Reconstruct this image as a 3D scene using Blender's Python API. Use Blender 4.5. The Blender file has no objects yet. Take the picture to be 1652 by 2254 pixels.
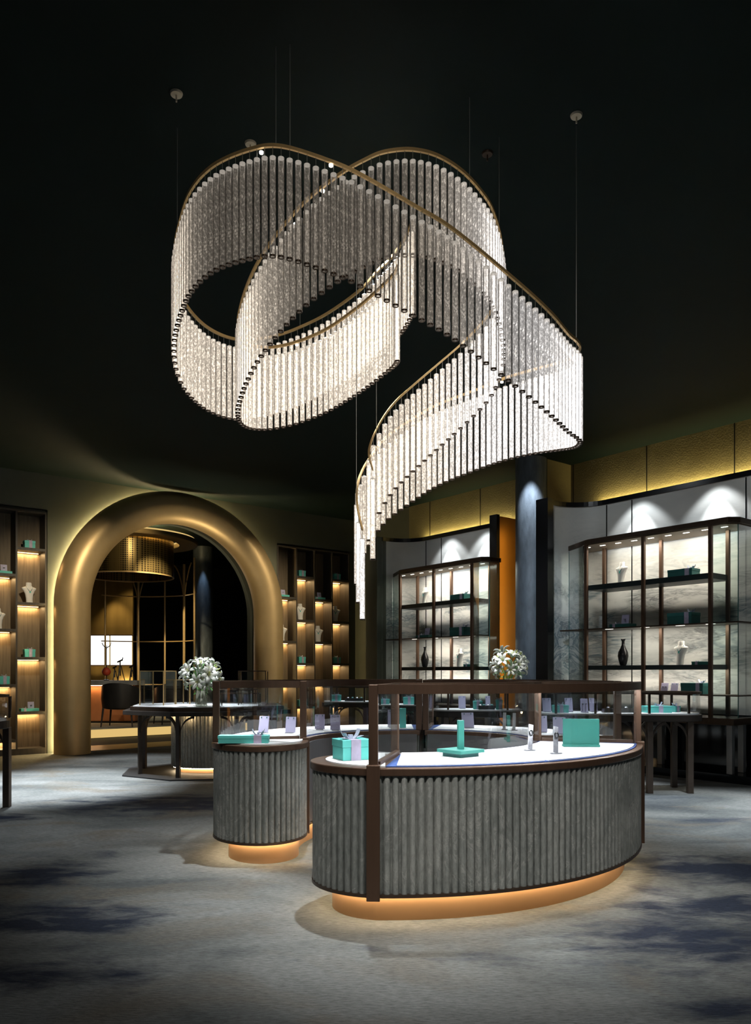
import bpy, math, random
from mathutils import Vector, Matrix, noise
random.seed(7)
SC = bpy.context.scene
COL = SC.collection
PI = math.pi
R = math.radians
# ------------------------------------------------------------------ frame of the room
F = 1700.0; CX = 826.0; HY = 1480.0; EYE = 1.35
TH = R(38.17); CT = math.cos(TH); ST = math.sin(TH)
H = 4.65                       # ceiling height
def W(u, v, z=0.0): return Vector((CT*u - ST*v, ST*u + CT*v, z))
def UV(x, y): return (CT*x + ST*y, -ST*x + CT*y)
def at(px, py, Y): return Vector(((px-CX)/F*Y, Y, EYE + (HY-py)/F*Y))
def on(px, py, z):
    Y = (EYE-z)*F/(py-HY)
    return Vector(((px-CX)/F*Y, Y, z))
ROOM = Matrix.Rotation(TH, 4, 'Z')

# ------------------------------------------------------------------ material helpers
def mat(name):
    m = bpy.data.materials.new(name); m.use_nodes = True
    nt = m.node_tree; nt.nodes.clear()
    out = nt.nodes.new('ShaderNodeOutputMaterial')
    return m, nt, out
def N(nt, typ, **kw):
    n = nt.nodes.new(typ)
    for k, v in kw.items():
        if k.startswith('_'): setattr(n, k[1:], v)
        else: n.inputs[k.replace('__', ' ')].default_value = v
    return n
def L(nt, a, b): nt.links.new(a, b)
def rgb(c): return (c[0], c[1], c[2], 1.0)
def noise_fac(nt, scale, detail=4, rough=.5, stretch=(1, 1, 1), dist=0.0, coord='Object'):
    tc = N(nt, 'ShaderNodeTexCoord'); mp = N(nt, 'ShaderNodeMapping')
    mp.inputs['Scale'].default_value = stretch
    L(nt, tc.outputs[coord], mp.inputs['Vector'])
    n = N(nt, 'ShaderNodeTexNoise', Scale=scale, Detail=detail, Roughness=rough, Distortion=dist)
    L(nt, mp.outputs[0], n.inputs['Vector'])
    return n.outputs['Fac']
def ramp(nt, fac, stops):
    r = N(nt, 'ShaderNodeValToRGB')
    e = r.color_ramp.elements
    while len(e) < len(stops): e.new(.5)
    for i, (p, c) in enumerate(stops):
        e[i].position = p
        e[i].color = rgb(c) if hasattr(c, '__len__') else (c, c, c, 1)
    L(nt, fac, r.inputs[0])
    return r.outputs[0]
def mixc(nt, fac, a, b, mode='MIX'):
    m = N(nt, 'ShaderNodeMix', _data_type='RGBA', _blend_type=mode)
    for sock, v in ((m.inputs[0], fac), (m.inputs[6], a), (m.inputs[7], b)):
        if hasattr(v, 'is_linked'): L(nt, v, sock)
        elif hasattr(v, '__len__'): sock.default_value = rgb(v)
        else: sock.default_value = v
    return m.outputs[2]
def bump(nt, fac, strength=.3, dist=.01):
    b = N(nt, 'ShaderNodeBump', Strength=strength, Distance=dist)
    L(nt, fac, b.inputs['Height']); return b.outputs[0]
def simple(name, c, rough=.5, metal=0.0, var=.12, scale=8, spec=.5, bumpy=0, stretch=(1, 1, 1), bscale=None, bdist=.004):
    m, nt, out = mat(name)
    p = N(nt, 'ShaderNodeBsdfPrincipled', Roughness=rough, Metallic=metal)
    p.inputs['Specular IOR Level'].default_value = spec
    f = noise_fac(nt, scale, 4, .55, stretch)
    lo = tuple(x*(1-var) for x in c); hi = tuple(min(1, x*(1+var)) for x in c)
    L(nt, ramp(nt, f, [(.3, lo), (.7, hi)]), p.inputs['Base Color'])
    if bumpy:
        g = noise_fac(nt, bscale or scale*6, 3, .6, stretch)
        L(nt, bump(nt, g, bumpy, bdist), p.inputs['Normal'])
    L(nt, p.outputs[0], out.inputs[0]); return m
def emis(name, c, s):
    m, nt, out = mat(name)
    e = N(nt, 'ShaderNodeEmission', Strength=s); e.inputs[0].default_value = rgb(c)
    L(nt, e.outputs[0], out.inputs[0]); return m
def glass(name, tint=(.93, .97, .96), refl=1.0, rough=.02):
    m, nt, out = mat(name)
    t = N(nt, 'ShaderNodeBsdfTransparent'); t.inputs[0].default_value = rgb(tint)
    g = N(nt, 'ShaderNodeBsdfGlossy', Roughness=rough); g.inputs[0].default_value = (1, 1, 1, 1)
    fr = N(nt, 'ShaderNodeFresnel', IOR=1.45)
    mu = N(nt, 'ShaderNodeMath', _operation='MULTIPLY'); mu.inputs[1].default_value = refl
    L(nt, fr.outputs[0], mu.inputs[0])
    mx = N(nt, 'ShaderNodeMixShader')
    L(nt, mu.outputs[0], mx.inputs[0]); L(nt, t.outputs[0], mx.inputs[1]); L(nt, g.outputs[0], mx.inputs[2])
    L(nt, mx.outputs[0], out.inputs[0]); return m

M = {}
M['bronze'] = simple('brushed bronze', (.105, .060, .038), .4, .5, .1, 30, stretch=(1, 1, .05))
M['darkbronze'] = simple('dark bronze', (.07, .045, .03), .4, .5, .1, 30)
M['brass'] = simple('pale brass', (.80, .55, .25), .32, .4, .06, 20)
M['gold'] = simple('satin gold', (.54, .385, .19), .44, .5, .08, 3, bumpy=.12, bscale=160, bdist=.002)
M['goldpanel'] = simple('gold panel', (.42, .29, .10), .33, .8, .15, 2, stretch=(2, 2, .3))
M['goldplaster'] = simple('gold plaster', (.17, .145, .07), .65, .1, .1, 3, bumpy=.5, bscale=45, bdist=.012)
M['amberpanel'] = simple('amber panel', (.55, .27, .06), .45, .3, .08, 2)
M['copper'] = simple('copper plinth', (.46, .265, .135), .45, .4, .06, 2)
M['black'] = simple('black lacquer', (.010, .010, .011), .25, 0, .1, 4)
M['blackmatt'] = simple('black matt', (.010, .010, .010), .7, 0, .1, 4)
M['blackgloss'] = simple('black polished stone', (.006, .008, .010), .07, 0, .3, 3)
M['void'] = simple('void panel', (.09, .09, .095), .55, 0, .1, 3)
M['graylegs'] = simple('grey steel', (.30, .30, .30), .4, .3, .08, 6)
M['white'] = simple('white display board', (.86, .87, .88), .6, 0, .02, 8)
M['blue'] = simple('blue velvet', (.02, .06, .22), .8, 0, .15, 60)
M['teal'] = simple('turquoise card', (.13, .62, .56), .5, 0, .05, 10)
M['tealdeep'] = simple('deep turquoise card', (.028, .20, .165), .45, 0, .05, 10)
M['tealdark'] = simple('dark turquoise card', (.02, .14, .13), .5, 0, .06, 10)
M['lilac'] = simple('lilac card', (.50, .47, .66), .55, 0, .05, 6)
M['ribbon'] = simple('satin ribbon', (.52, .47, .62), .35, 0, .12, 25)
M['bow'] = simple('pale satin bow', (.44, .48, .58), .3, 0, .15, 30)
M['silver'] = simple('silver', (.40, .40, .44), .25, .6, .35, 60)
M['bust'] = simple('white plaster', (.80, .78, .74), .6, 0, .04, 10)
M['leather'] = simple('tan leather', (.30, .12, .05), .45, 0, .15, 3)
M['blackleather'] = simple('black leather', (.012, .012, .013), .33, 0, .2, 10)
M['marble'] = simple('grey marble', (.24, .25, .27), .25, 0, .3, 3)
M['red'] = simple('red shade', (.55, .07, .03), .5, 0, .15, 6)
M['petal'] = simple('lily petal', (.88, .90, .84), .5, 0, .05, 12)
M['leaf'] = simple('leaf green', (.10, .26, .06), .5, 0, .3, 14)
M['bud'] = simple('lily bud', (.50, .55, .20), .5, 0, .2, 14)
M['cable'] = simple('steel cable', (.30, .31, .30), .4, .6, .05, 10)
M['canopy'] = simple('canopy metal', (.75, .66, .5), .5, .1, .06, 10)
M['wood'] = simple('dark wood', (.045, .038, .032), .5, 0, .3, 5, stretch=(6, 6, .5))
M['woodback'] = simple('smoked oak back', (.17, .125, .075), .55, 0, .25, 6, stretch=(8, 8, .4))
M['tabletop'] = simple('dark table wood', (.030, .024, .020), .5, 0, .2, 5, spec=.2)
M['glass'] = glass('clear glass', (.975, .98, .98), .28)
M['greenglass'] = glass('green tinted glass', (.86, .93, .92), .8)
M['vaseglass'] = None
M['led_warm'] = emis('warm light strip', (1.0, .66, .30), 9)
M['led_halo'] = emis('warm halo strip', (1.0, .78, .38), 100)
M['led_soft'] = emis('soft warm light strip', (1.0, .68, .24), .75)
M['led_white'] = emis('white light dots', (1.0, .95, .85), 2.2)
M['screen'] = emis('white light box', (1.0, .99, .96), 1.6)

def mk_vase():
    m, nt, out = mat('etched glass')
    t = N(nt, 'ShaderNodeBsdfTransparent'); t.inputs[0].default_value = (.8, .82, .76, 1)
    d = N(nt, 'ShaderNodeBsdfPrincipled', Roughness=.3); d.inputs['Base Color'].default_value = (.62, .64, .56, 1)
    f = noise_fac(nt, 40, 2, .5, (1, 1, .25))
    r = ramp(nt, f, [(.35, .25), (.65, .75)])
    mx = N(nt, 'ShaderNodeMixShader'); L(nt, r, mx.inputs[0]); L(nt, t.outputs[0], mx.inputs[1]); L(nt, d.outputs[0], mx.inputs[2])
    L(nt, mx.outputs[0], out.inputs[0]); return m
M['vaseglass'] = mk_vase()

def mk_stone():
    m, nt, out = mat('grey ribbed stone')
    p = N(nt, 'ShaderNodeBsdfPrincipled', Roughness=.42)
    f = noise_fac(nt, 2.2, 7, .62, (1, 1, .8), .6)
    c = ramp(nt, f, [(.25, (.15, .16, .148)), (.5, (.25, .26, .24)), (.75, (.37, .37, .34))])
    g = noise_fac(nt, 55, 4, .7, (1, 1, .35))
    c2 = mixc(nt, .55, c, ramp(nt, g, [(.32, .25), (.6, .9)]), 'MULTIPLY')
    v = noise_fac(nt, 1.6, 8, .7, (1, 1, .7), 1.6)
    c3 = mixc(nt, ramp(nt, v, [(.488, 0.0), (.5, .55), (.512, 0.0)]), c2, (.42, .41, .38))
    L(nt, c3, p.inputs['Base Color'])
    L(nt, bump(nt, g, .2, .003), p.inputs['Normal'])
    L(nt, p.outputs[0], out.inputs[0]); return m
M['stone'] = mk_stone()

def mk_carpet():
    m, nt, out = mat('woven carpet')
    p = N(nt, 'ShaderNodeBsdfPrincipled', Roughness=.92); p.inputs['Specular IOR Level'].default_value = .15
    a = noise_fac(nt, .55, 6, .58, (1, 1.7, 1), .55)
    base = ramp(nt, a, [(.26, (.050, .058, .068)), (.40, (.13, .140, .138)), (.52, (.21, .218, .208)), (.66, (.275, .282, .272)), (.8, (.35, .355, .345))])
    b = noise_fac(nt, .8, 5, .6, (1.0, 1.6, 1), .7)
    base = mixc(nt, ramp(nt, b, [(.52, 0.0), (.66, .75)]), base, (.19, .165, .13))
    tc = N(nt, 'ShaderNodeTexCoord'); mp = N(nt, 'ShaderNodeMapping'); mp.inputs['Location'].default_value = (7.3, 2.1, 0)
    mp.inputs['Scale'].default_value = (1, 1.9, 1)
    L(nt, tc.outputs['Object'], mp.inputs[0])
    n2 = N(nt, 'ShaderNodeTexNoise', Scale=.62, Detail=6, Roughness=.6, Distortion=.5); L(nt, mp.outputs[0], n2.inputs['Vector'])
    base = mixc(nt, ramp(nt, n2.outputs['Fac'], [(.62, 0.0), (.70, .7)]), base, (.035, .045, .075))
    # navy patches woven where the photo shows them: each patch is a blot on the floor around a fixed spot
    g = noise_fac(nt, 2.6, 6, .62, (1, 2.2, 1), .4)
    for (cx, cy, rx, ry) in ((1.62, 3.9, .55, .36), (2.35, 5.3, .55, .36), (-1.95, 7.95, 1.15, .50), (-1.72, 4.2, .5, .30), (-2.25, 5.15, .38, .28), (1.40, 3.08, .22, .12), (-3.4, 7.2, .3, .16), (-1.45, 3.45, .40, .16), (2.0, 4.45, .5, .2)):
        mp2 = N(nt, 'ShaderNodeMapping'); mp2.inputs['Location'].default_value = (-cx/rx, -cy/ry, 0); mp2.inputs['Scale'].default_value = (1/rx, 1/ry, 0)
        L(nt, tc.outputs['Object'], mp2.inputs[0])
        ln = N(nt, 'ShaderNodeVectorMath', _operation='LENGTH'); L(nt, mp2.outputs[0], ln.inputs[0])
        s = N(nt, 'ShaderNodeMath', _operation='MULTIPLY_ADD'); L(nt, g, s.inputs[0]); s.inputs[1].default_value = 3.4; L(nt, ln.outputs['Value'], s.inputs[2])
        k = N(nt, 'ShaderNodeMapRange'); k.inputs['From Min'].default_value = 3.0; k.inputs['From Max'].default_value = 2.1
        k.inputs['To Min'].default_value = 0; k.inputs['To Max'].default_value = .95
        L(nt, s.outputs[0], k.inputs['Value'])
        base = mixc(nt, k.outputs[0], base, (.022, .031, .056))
    # pile
    w = noise_fac(nt, 60, 3, .7, (.35, 1.6, 1))
    base = mixc(nt, .75, base, ramp(nt, w, [(.3, .35), (.62, 1.0)]), 'MULTIPLY')
    L(nt, base, p.inputs['Base Color'])
    L(nt, bump(nt, w, .55, .012), p.inputs['Normal'])
    L(nt, p.outputs[0], out.inputs[0]); return m
M['carpet'] = mk_carpet()
M['ceiling'] = simple('dark green ceiling paint', (.0075, .0150, .0140), .7, 0, .08, 1.5, spec=.1)
M['wall'] = simple('dark green wall paint', (.085, .092, .070), .75, 0, .08, 2)
M['darkwall'] = simple('black wall paint', (.006, .007, .009), .6, 0, .1, 2)
M['column'] = simple('blue grey column cladding', (.13, .155, .18), .42, .2, .25, 5, bumpy=.35, bscale=40, bdist=.006, stretch=(3, 3, .9))

def mk_panel():
    m, nt, out = mat('ink wash panel')
    p = N(nt, 'ShaderNodeBsdfPrincipled', Roughness=.45)
    a = noise_fac(nt, .55, 3, .5, (1, 1, 1.8), .6)
    c = ramp(nt, a, [(.3, (.60, .62, .60)), (.5, (.74, .74, .70)), (.7, (.80, .78, .72))])
    # the mural keeps to a band of the panel's height
    tcz = N(nt, 'ShaderNodeTexCoord'); sz = N(nt, 'ShaderNodeSeparateXYZ'); L(nt, tcz.outputs['Object'], sz.inputs[0])
    dz = N(nt, 'ShaderNodeMath', _operation='DIVIDE'); L(nt, sz.outputs['Z'], dz.inputs[0]); dz.inputs[1].default_value = 4.0
    band = ramp(nt, dz.outputs[0], [(.22, .5), (.38, 1.0), (.64, .95), (.72, .3), (.80, .25), (.88, .08)])
    for sc, st, di, lo, hi, amt, col in ((.95, (1, .55, 1.15), 1.2, .44, .58, 1.0, (.12, .18, .21)), (1.15, (1.3, .45, 1.5), 1.8, .46, .60, 1.0, (.17, .18, .18))):
        wash = ramp(nt, noise_fac(nt, sc, 4, .5, st, di), [(lo, 0.0), (hi, amt)])
        wisp = ramp(nt, noise_fac(nt, sc*1.7, 5, .55, (st[0], st[1]*.8, st[2]*1.8), di*1.6), [(.36, .12), (.47, 1.0), (.50, .3), (.56, .75), (.62, .2)])
        k = N(nt, 'ShaderNodeMath', _operation='MULTIPLY'); L(nt, wash, k.inputs[0]); L(nt, wisp, k.inputs[1])
        k2 = N(nt, 'ShaderNodeMath', _operation='MULTIPLY'); L(nt, k.outputs[0], k2.inputs[0]); L(nt, band, k2.inputs[1])
        c = mixc(nt, k2.outputs[0], c, col)
    L(nt, c, p.inputs['Base Color'])
    L(nt, p.outputs[0], out.inputs[0]); return m
M['panel'] = mk_panel()

def mk_perf():
    m, nt, out = mat('perforated gold sheet')
    p = N(nt, 'ShaderNodeBsdfPrincipled', Roughness=.3, Metallic=.7)
    tc = N(nt, 'ShaderNodeTexCoord')
    v = N(nt, 'ShaderNodeTexVoronoi', Scale=22.0); v.inputs['Randomness'].default_value = 0
    L(nt, tc.outputs['Object'], v.inputs['Vector'])
    c = ramp(nt, v.outputs['Distance'], [(.35, (.02, .015, .008)), (.5, (.26, .19, .08))])
    L(nt, c, p.inputs['Base Color']); L(nt, p.outputs[0], out.inputs[0]); return m
M['perf'] = mk_perf()

def mk_crystal():
    m, nt, out = mat('bubble glass rod')
    at_ = N(nt, 'ShaderNodeAttribute', _attribute_name='glow')
    tc = N(nt, 'ShaderNodeTexCoord')
    mp = N(nt, 'ShaderNodeMapping'); mp.inputs['Scale'].default_value = (1, 1, .55); L(nt, tc.outputs['Object'], mp.inputs[0])
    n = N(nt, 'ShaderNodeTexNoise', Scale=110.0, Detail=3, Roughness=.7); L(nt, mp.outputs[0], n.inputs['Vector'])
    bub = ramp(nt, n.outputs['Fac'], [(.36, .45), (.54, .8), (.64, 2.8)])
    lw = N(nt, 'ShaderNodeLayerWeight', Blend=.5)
    facing_streak = ramp(nt, lw.outputs['Facing'], [(.0, 1.15), (.30, .85), (.52, .18), (.70, .75), (.86, .30), (1.0, .02)])  # bright and dark streaks painted by viewing angle, imitating refraction
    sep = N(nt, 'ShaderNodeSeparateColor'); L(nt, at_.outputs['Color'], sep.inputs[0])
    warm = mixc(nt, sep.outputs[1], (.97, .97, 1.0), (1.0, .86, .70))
    a = N(nt, 'ShaderNodeMath', _operation='MULTIPLY'); L(nt, bub, a.inputs[0]); L(nt, facing_streak, a.inputs[1])
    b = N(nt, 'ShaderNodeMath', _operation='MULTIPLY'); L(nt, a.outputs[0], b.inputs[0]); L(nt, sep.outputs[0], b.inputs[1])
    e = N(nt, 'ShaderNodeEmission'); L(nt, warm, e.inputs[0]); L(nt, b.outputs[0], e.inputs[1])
    t = N(nt, 'ShaderNodeBsdfTransparent')
    L(nt, ramp(nt, lw.outputs['Facing'], [(.0, (.95, .95, .95)), (.5, (.86, .85, .84)), (.72, (.40, .39, .38)), (.86, (.50, .48, .46)), (.95, (.12, .11, .10))]), t.inputs[0])
    g = N(nt, 'ShaderNodeBsdfGlossy', Roughness=.06); g.inputs[0].default_value = (.55, .55, .55, 1)
    fr = N(nt, 'ShaderNodeFresnel', IOR=1.4)
    mx = N(nt, 'ShaderNodeMixShader'); L(nt, fr.outputs[0], mx.inputs[0]); L(nt, t.outputs[0], mx.inputs[1]); L(nt, g.outputs[0], mx.inputs[2])
    ad = N(nt, 'ShaderNodeAddShader'); L(nt, mx.outputs[0], ad.inputs[0]); L(nt, e.outputs[0], ad.inputs[1])
    L(nt, ad.outputs[0], out.inputs[0]); return m
M['crystal'] = mk_crystal()

# ------------------------------------------------------------------ mesh helpers
class MB:
    def __init__(s): s.v = []; s.f = []; s.mi = []; s.cur = 0
    def add(s, vs, fs):
        b = len(s.v); s.v += [Vector(x) for x in vs]
        for f in fs: s.f.append([b+i for i in f]); s.mi.append(s.cur)
        return s
    def box(s, c, d, m=None):
        x, y, z = d[0]/2, d[1]/2, d[2]/2; c = Vector(c)
        vs = [Vector((a*x, b*y, e*z)) for e in (-1, 1) for a, b in ((-1, -1), (1, -1), (1, 1), (-1, 1))]
        if m is not None: vs = [m @ q for q in vs]
        return s.add([c+q for q in vs], [(3, 2, 1, 0), (4, 5, 6, 7), (0, 1, 5, 4), (1, 2, 6, 5), (2, 3, 7, 6), (3, 0, 4, 7)])
    def bb(s, x0, x1, y0, y1, z0, z1): return s.box(((x0+x1)/2, (y0+y1)/2, (z0+z1)/2), (x1-x0, y1-y0, z1-z0))
    def prism(s, poly, z0, z1):
        n = len(poly)
        vs = [(p[0], p[1], z0) for p in poly] + [(p[0], p[1], z1) for p in poly]
        fs = [tuple(range(n-1, -1, -1)), tuple(range(n, 2*n))] + [(i, (i+1) % n, n+(i+1) % n, n+i) for i in range(n)]
        return s.add(vs, fs)
    def lathe(s, prof, n=24, c=(0, 0, 0), cap=True, sx=1, sy=1):
        vs = []; fs = []
        for r, z in prof:
            for k in range(n):
                a = 2*PI*k/n; vs.append((c[0]+r*sx*math.cos(a), c[1]+r*sy*math.sin(a), c[2]+z))
        m = len(prof)
        for i in range(m-1):
            for k in range(n):
                k2 = (k+1) % n; fs.append((i*n+k, i*n+k2, (i+1)*n+k2, (i+1)*n+k))
        if cap: fs.append(tuple(range(n-1, -1, -1))); fs.append(tuple((m-1)*n+k for k in range(n)))
        return s.add(vs, fs)
    def tube(s, pts, r, n=8, closed=False, r1=None):
        pts = [Vector(p) for p in pts]; m = len(pts); vs = []; fs = []
        for i, p in enumerate(pts):
            if closed: t = pts[(i+1) % m]-pts[i-1]
            else: t = pts[min(i+1, m-1)]-pts[max(i-1, 0)]
            t.normalize()
            up = Vector((0, 0, 1)) if abs(t.z) < .95 else Vector((1, 0, 0))
            a = t.cross(up).normalized(); b = a.cross(t)
            rr = r if r1 is None else r+(r1-r)*i/max(1, m-1)
            for k in range(n):
                q = 2*PI*k/n; vs.append(p+a*rr*math.cos(q)+b*rr*math.sin(q))
        for i in range(m if closed else m-1):
            j = (i+1) % m
            for k in range(n):
                k2 = (k+1) % n; fs.append((i*n+k, i*n+k2, j*n+k2, j*n+k))
        if not closed: fs.append(tuple(range(n-1, -1, -1))); fs.append(tuple((m-1)*n+k for k in range(n)))
        return s.add(vs, fs)
    def sweep(s, pts, w, h, closed=False):
        """rectangular bar along a path: w across (horizontal), h vertical, centred on the path"""
        pts = [Vector(p) for p in pts]; m = len(pts); vs = []; fs = []
        for i, p in enumerate(pts):
            if closed: t = pts[(i+1) % m]-pts[i-1]
            else: t = pts[min(i+1, m-1)]-pts[max(i-1, 0)]
            nrm = Vector((t.y, -t.x, 0)).normalized()
            for a, b in ((-1, -1), (1, -1), (1, 1), (-1, 1)):
                vs.append(p+nrm*(a*w/2)+Vector((0, 0, b*h/2)))
        for i in range(m if closed else m-1):
            j = (i+1) % m
            for k in range(4):
                k2 = (k+1) % 4; fs.append((i*4+k, i*4+k2, j*4+k2, j*4+k))
        if not closed: fs.append((3, 2, 1, 0)); fs.append(tuple((m-1)*4+k for k in range(4)))
        return s.add(vs, fs)
    def sheet(s, pts, z0, z1, th=.006):
        """upright pane along a path"""
        return s.sweep([Vector((p[0], p[1], (z0+z1)/2)) for p in pts], th, z1-z0)
    def strip(s, pts, wdir, w):
        """ribbon along a path"""
        wdir = Vector(wdir).normalized(); vs = []; fs = []
        for p in pts: vs += [Vector(p)-wdir*w/2, Vector(p)+wdir*w/2]
        for i in range(len(pts)-1): fs.append((2*i, 2*i+1, 2*i+3, 2*i+2))
        return s.add(vs, fs)
    def build(s, name, m, parent=None, smooth=False, loc=None, rotz=0, room=False, bevel=0, solid=0, angle=None):
        me = bpy.data.meshes.new(name)
        me.from_pydata([tuple(v) for v in s.v], [], s.f)
        ms = m if isinstance(m, (list, tuple)) else [m]
        for x in ms: me.materials.append(x)
        for i, p in enumerate(me.polygons): p.material_index = s.mi[i]
        me.update()
        o = bpy.data.objects.new(name, me); COL.objects.link(o)
        if smooth:
            me.polygons.foreach_set('use_smooth', [True]*len(me.polygons))
            if smooth != 'all': me.set_sharp_from_angle(angle=angle or R(40))
        if parent: o.parent = parent
        if loc is not None: o.location = loc
        o.rotation_euler = (0, 0, TH if room else rotz)
        if bevel:
            b = o.modifiers.new('edge', 'BEVEL'); b.width = bevel; b.segments = 2; b.limit_method = 'ANGLE'
        if solid:
            b = o.modifiers.new('thick', 'SOLIDIFY'); b.thickness = solid
        return o
def tag(o, label, cat, group=None):
    o['label'] = label; o['category'] = cat
    if group: o['group'] = group
    return o
def thing(name, label, cat, loc=(0, 0, 0), rotz=0, group=None):
    o = bpy.data.objects.new(name, None); COL.objects.link(o)
    o.empty_display_size = .1
    o.location = loc; o.rotation_euler = (0, 0, rotz)
    return tag(o, label, cat, group)
def struct(o): o['kind'] = 'structure'; return o
def kids(o): return [c for c in bpy.data.objects if c.parent == o]
CH = {}
def dup(root, loc, rotz, label, group=None, scale=None):
    """a copy of a thing with copies of its parts and sub-parts"""
    if root.name not in CH: CH[root.name] = [(c, kids(c)) for c in kids(root)]
    r = root.copy(); COL.objects.link(r); r.location = loc; r.rotation_euler = (0, 0, rotz)
    r['label'] = label
    if group: r['group'] = group
    if scale: r.scale = (scale,)*3 if not hasattr(scale, '__len__') else scale
    for c, sub in CH[root.name]:
        d = c.copy(); COL.objects.link(d); d.parent = r
        for g in sub:
            e = g.copy(); COL.objects.link(e); e.parent = d
    return r
def light(name, typ, loc, energy, color=(1, 1, 1), to=None, size=.1, size_y=None, spot=60, blend=.5, rotz=None):
    l = bpy.data.lights.new(name, typ); l.energy = energy; l.color = color
    if typ == 'AREA':
        l.size = size
        if size_y: l.shape = 'RECTANGLE'; l.size_y = size_y
    else: l.shadow_soft_size = size
    if typ == 'SPOT': l.spot_size = R(spot); l.spot_blend = blend
    o = bpy.data.objects.new(name, l); COL.objects.link(o); o.location = loc
    if to is not None:
        o.rotation_euler = (Vector(to)-Vector(loc)).to_track_quat('-Z', 'Y').to_euler()
    elif rotz is not None: o.rotation_euler = (0, 0, rotz)
    return o
def catmull(P, n=8):
    P = [Vector(p) for p in P]; out = []
    for i in range(len(P)-1):
        p0 = P[max(i-1, 0)]; p1 = P[i]; p2 = P[i+1]; p3 = P[min(i+2, len(P)-1)]
        for k in range(n):
            t = k/n
            out.append(.5*((2*p1)+(p2-p0)*t+(2*p0-5*p1+4*p2-p3)*t*t+(3*p1-p0-3*p2+p3)*t**3))
    out.append(P[-1]); return out
def resample(pts, step, flat=False):
    """points at equal steps along a path (flat: measured on plan)"""
    d = [0.0]
    for a, b in zip(pts, pts[1:]):
        q = b-a
        if flat: q = Vector((q.x, q.y, 0))
        d.append(d[-1]+q.length)
    n = max(2, int(round(d[-1]/step))); out = []; j = 0
    for k in range(n+1):
        s = d[-1]*k/n
        while j < len(d)-2 and d[j+1] < s: j += 1
        t = (s-d[j])/max(1e-9, d[j+1]-d[j]); out.append(pts[j].lerp(pts[j+1], min(1, max(0, t))))
    return out
# ================================================================== the room
m = MB(); m.add([(-13, -2.5, 0), (13, -2.5, 0), (13, 26, 0), (-13, 26, 0)], [(0, 1, 2, 3)])
struct(m.build('floor', M['carpet']))
m = MB(); m.bb(-13, 13, -2.5, 26, H, H+.1)
struct(m.build('ceiling', M['ceiling']))
U0 = 5.85; RO = 1.62; ZS = 2.45; V0 = 13.5; V1 = 13.62; UR = 10.05
def arch_wall():
    m = MB()
    for v in (V0, V1):
        for u0, u1, z0, z1 in ((-7, 2.70, 0, H), (2.70, 3.66, 4.06, H), (3.66, U0-RO, 0, H), (U0+RO, 8.08, 0, H), (8.08, 9.91, 3.965, H), (9.91, UR+3, 0, H)):
            m.add([(u0, v, z0), (u1, v, z0), (u1, v, z1), (u0, v, z1)], [(0, 1, 2, 3)])      # two recesses hold the shelf walls
        m.add([(U0-RO, v, ZS), (U0-RO, v, H), (U0+RO, v, ZS), (U0+RO, v, H)], [])
        n = 32; vs = []; fs = []
        for k in range(n+1):
            a = PI-PI*k/n; x = U0+RO*math.cos(a)
            vs += [(x, v, ZS+RO*math.sin(a)), (x, v, H)]
        for k in range(n): fs.append((2*k, 2*k+2, 2*k+3, 2*k+1))
        m.add(vs, fs)
    path = [(U0-RO, 0)]+[(U0+RO*math.cos(PI-PI*k/32), ZS+RO*math.sin(PI-PI*k/32)) for k in range(33)]+[(U0+RO, 0)]
    vs = []; fs = []
    for (x, z) in path: vs += [(x, V0, z), (x, V1, z)]
    for k in range(len(path)-1): fs.append((2*k, 2*k+1, 2*k+3, 2*k+2))
    m.add(vs, fs)
    return m
struct(arch_wall().build('wall_left', M['wall'], room=True))
def arch_path(r, z0=.0, n=48):
    p = [(U0-r, z0+(ZS-z0)*k/6, -1, 0) for k in range(6)]
    for k in range(n+1):
        a = PI-PI*k/n; p.append((U0+r*math.cos(a), ZS+r*math.sin(a), math.cos(a), math.sin(a)))
    return p+[(U0+r, z0+(ZS-z0)*(5-k)/6, 1, 0) for k in range(6)]
def arch_tube(r, v, rad, n=28, z0=0.0):
    m = MB(); P = arch_path(r, z0); vs = []; fs = []
    for (x, z, nx, nz) in P:
        for k in range(n):
            a = 2*PI*k/n; c = rad*math.cos(a); s = rad*math.sin(a)
            vs.append((x+nx*c, v+s, z+nz*c))
    for i in range(len(P)-1):
        for k in range(n):
            k2 = (k+1) % n; fs.append((i*n+k, i*n+k2, (i+1)*n+k2, (i+1)*n+k))
    return m.add(vs, fs)
arch = arch_tube(1.87, 13.22, .29).build('trim_1', M['gold'], smooth='all', room=True); struct(arch)
arch['label'] = 'thick rounded gold moulding around the archway'
halo = arch_tube(2.08, 13.437, .008, 8, .02).build('light_strip', M['led_halo'], parent=None, room=True)
halo.parent = arch; halo.rotation_euler = (0, 0, 0)

def slab(name, u0, u1, v0, v1, z0, z1, mt, parent=None, bevel=0):
    m = MB(); m.bb(u0, u1, v0, v1, z0, z1)
    o = m.build(name, M[mt] if isinstance(mt, str) else mt, room=parent is None, bevel=bevel)
    if parent: o.parent = parent
    return o
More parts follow.
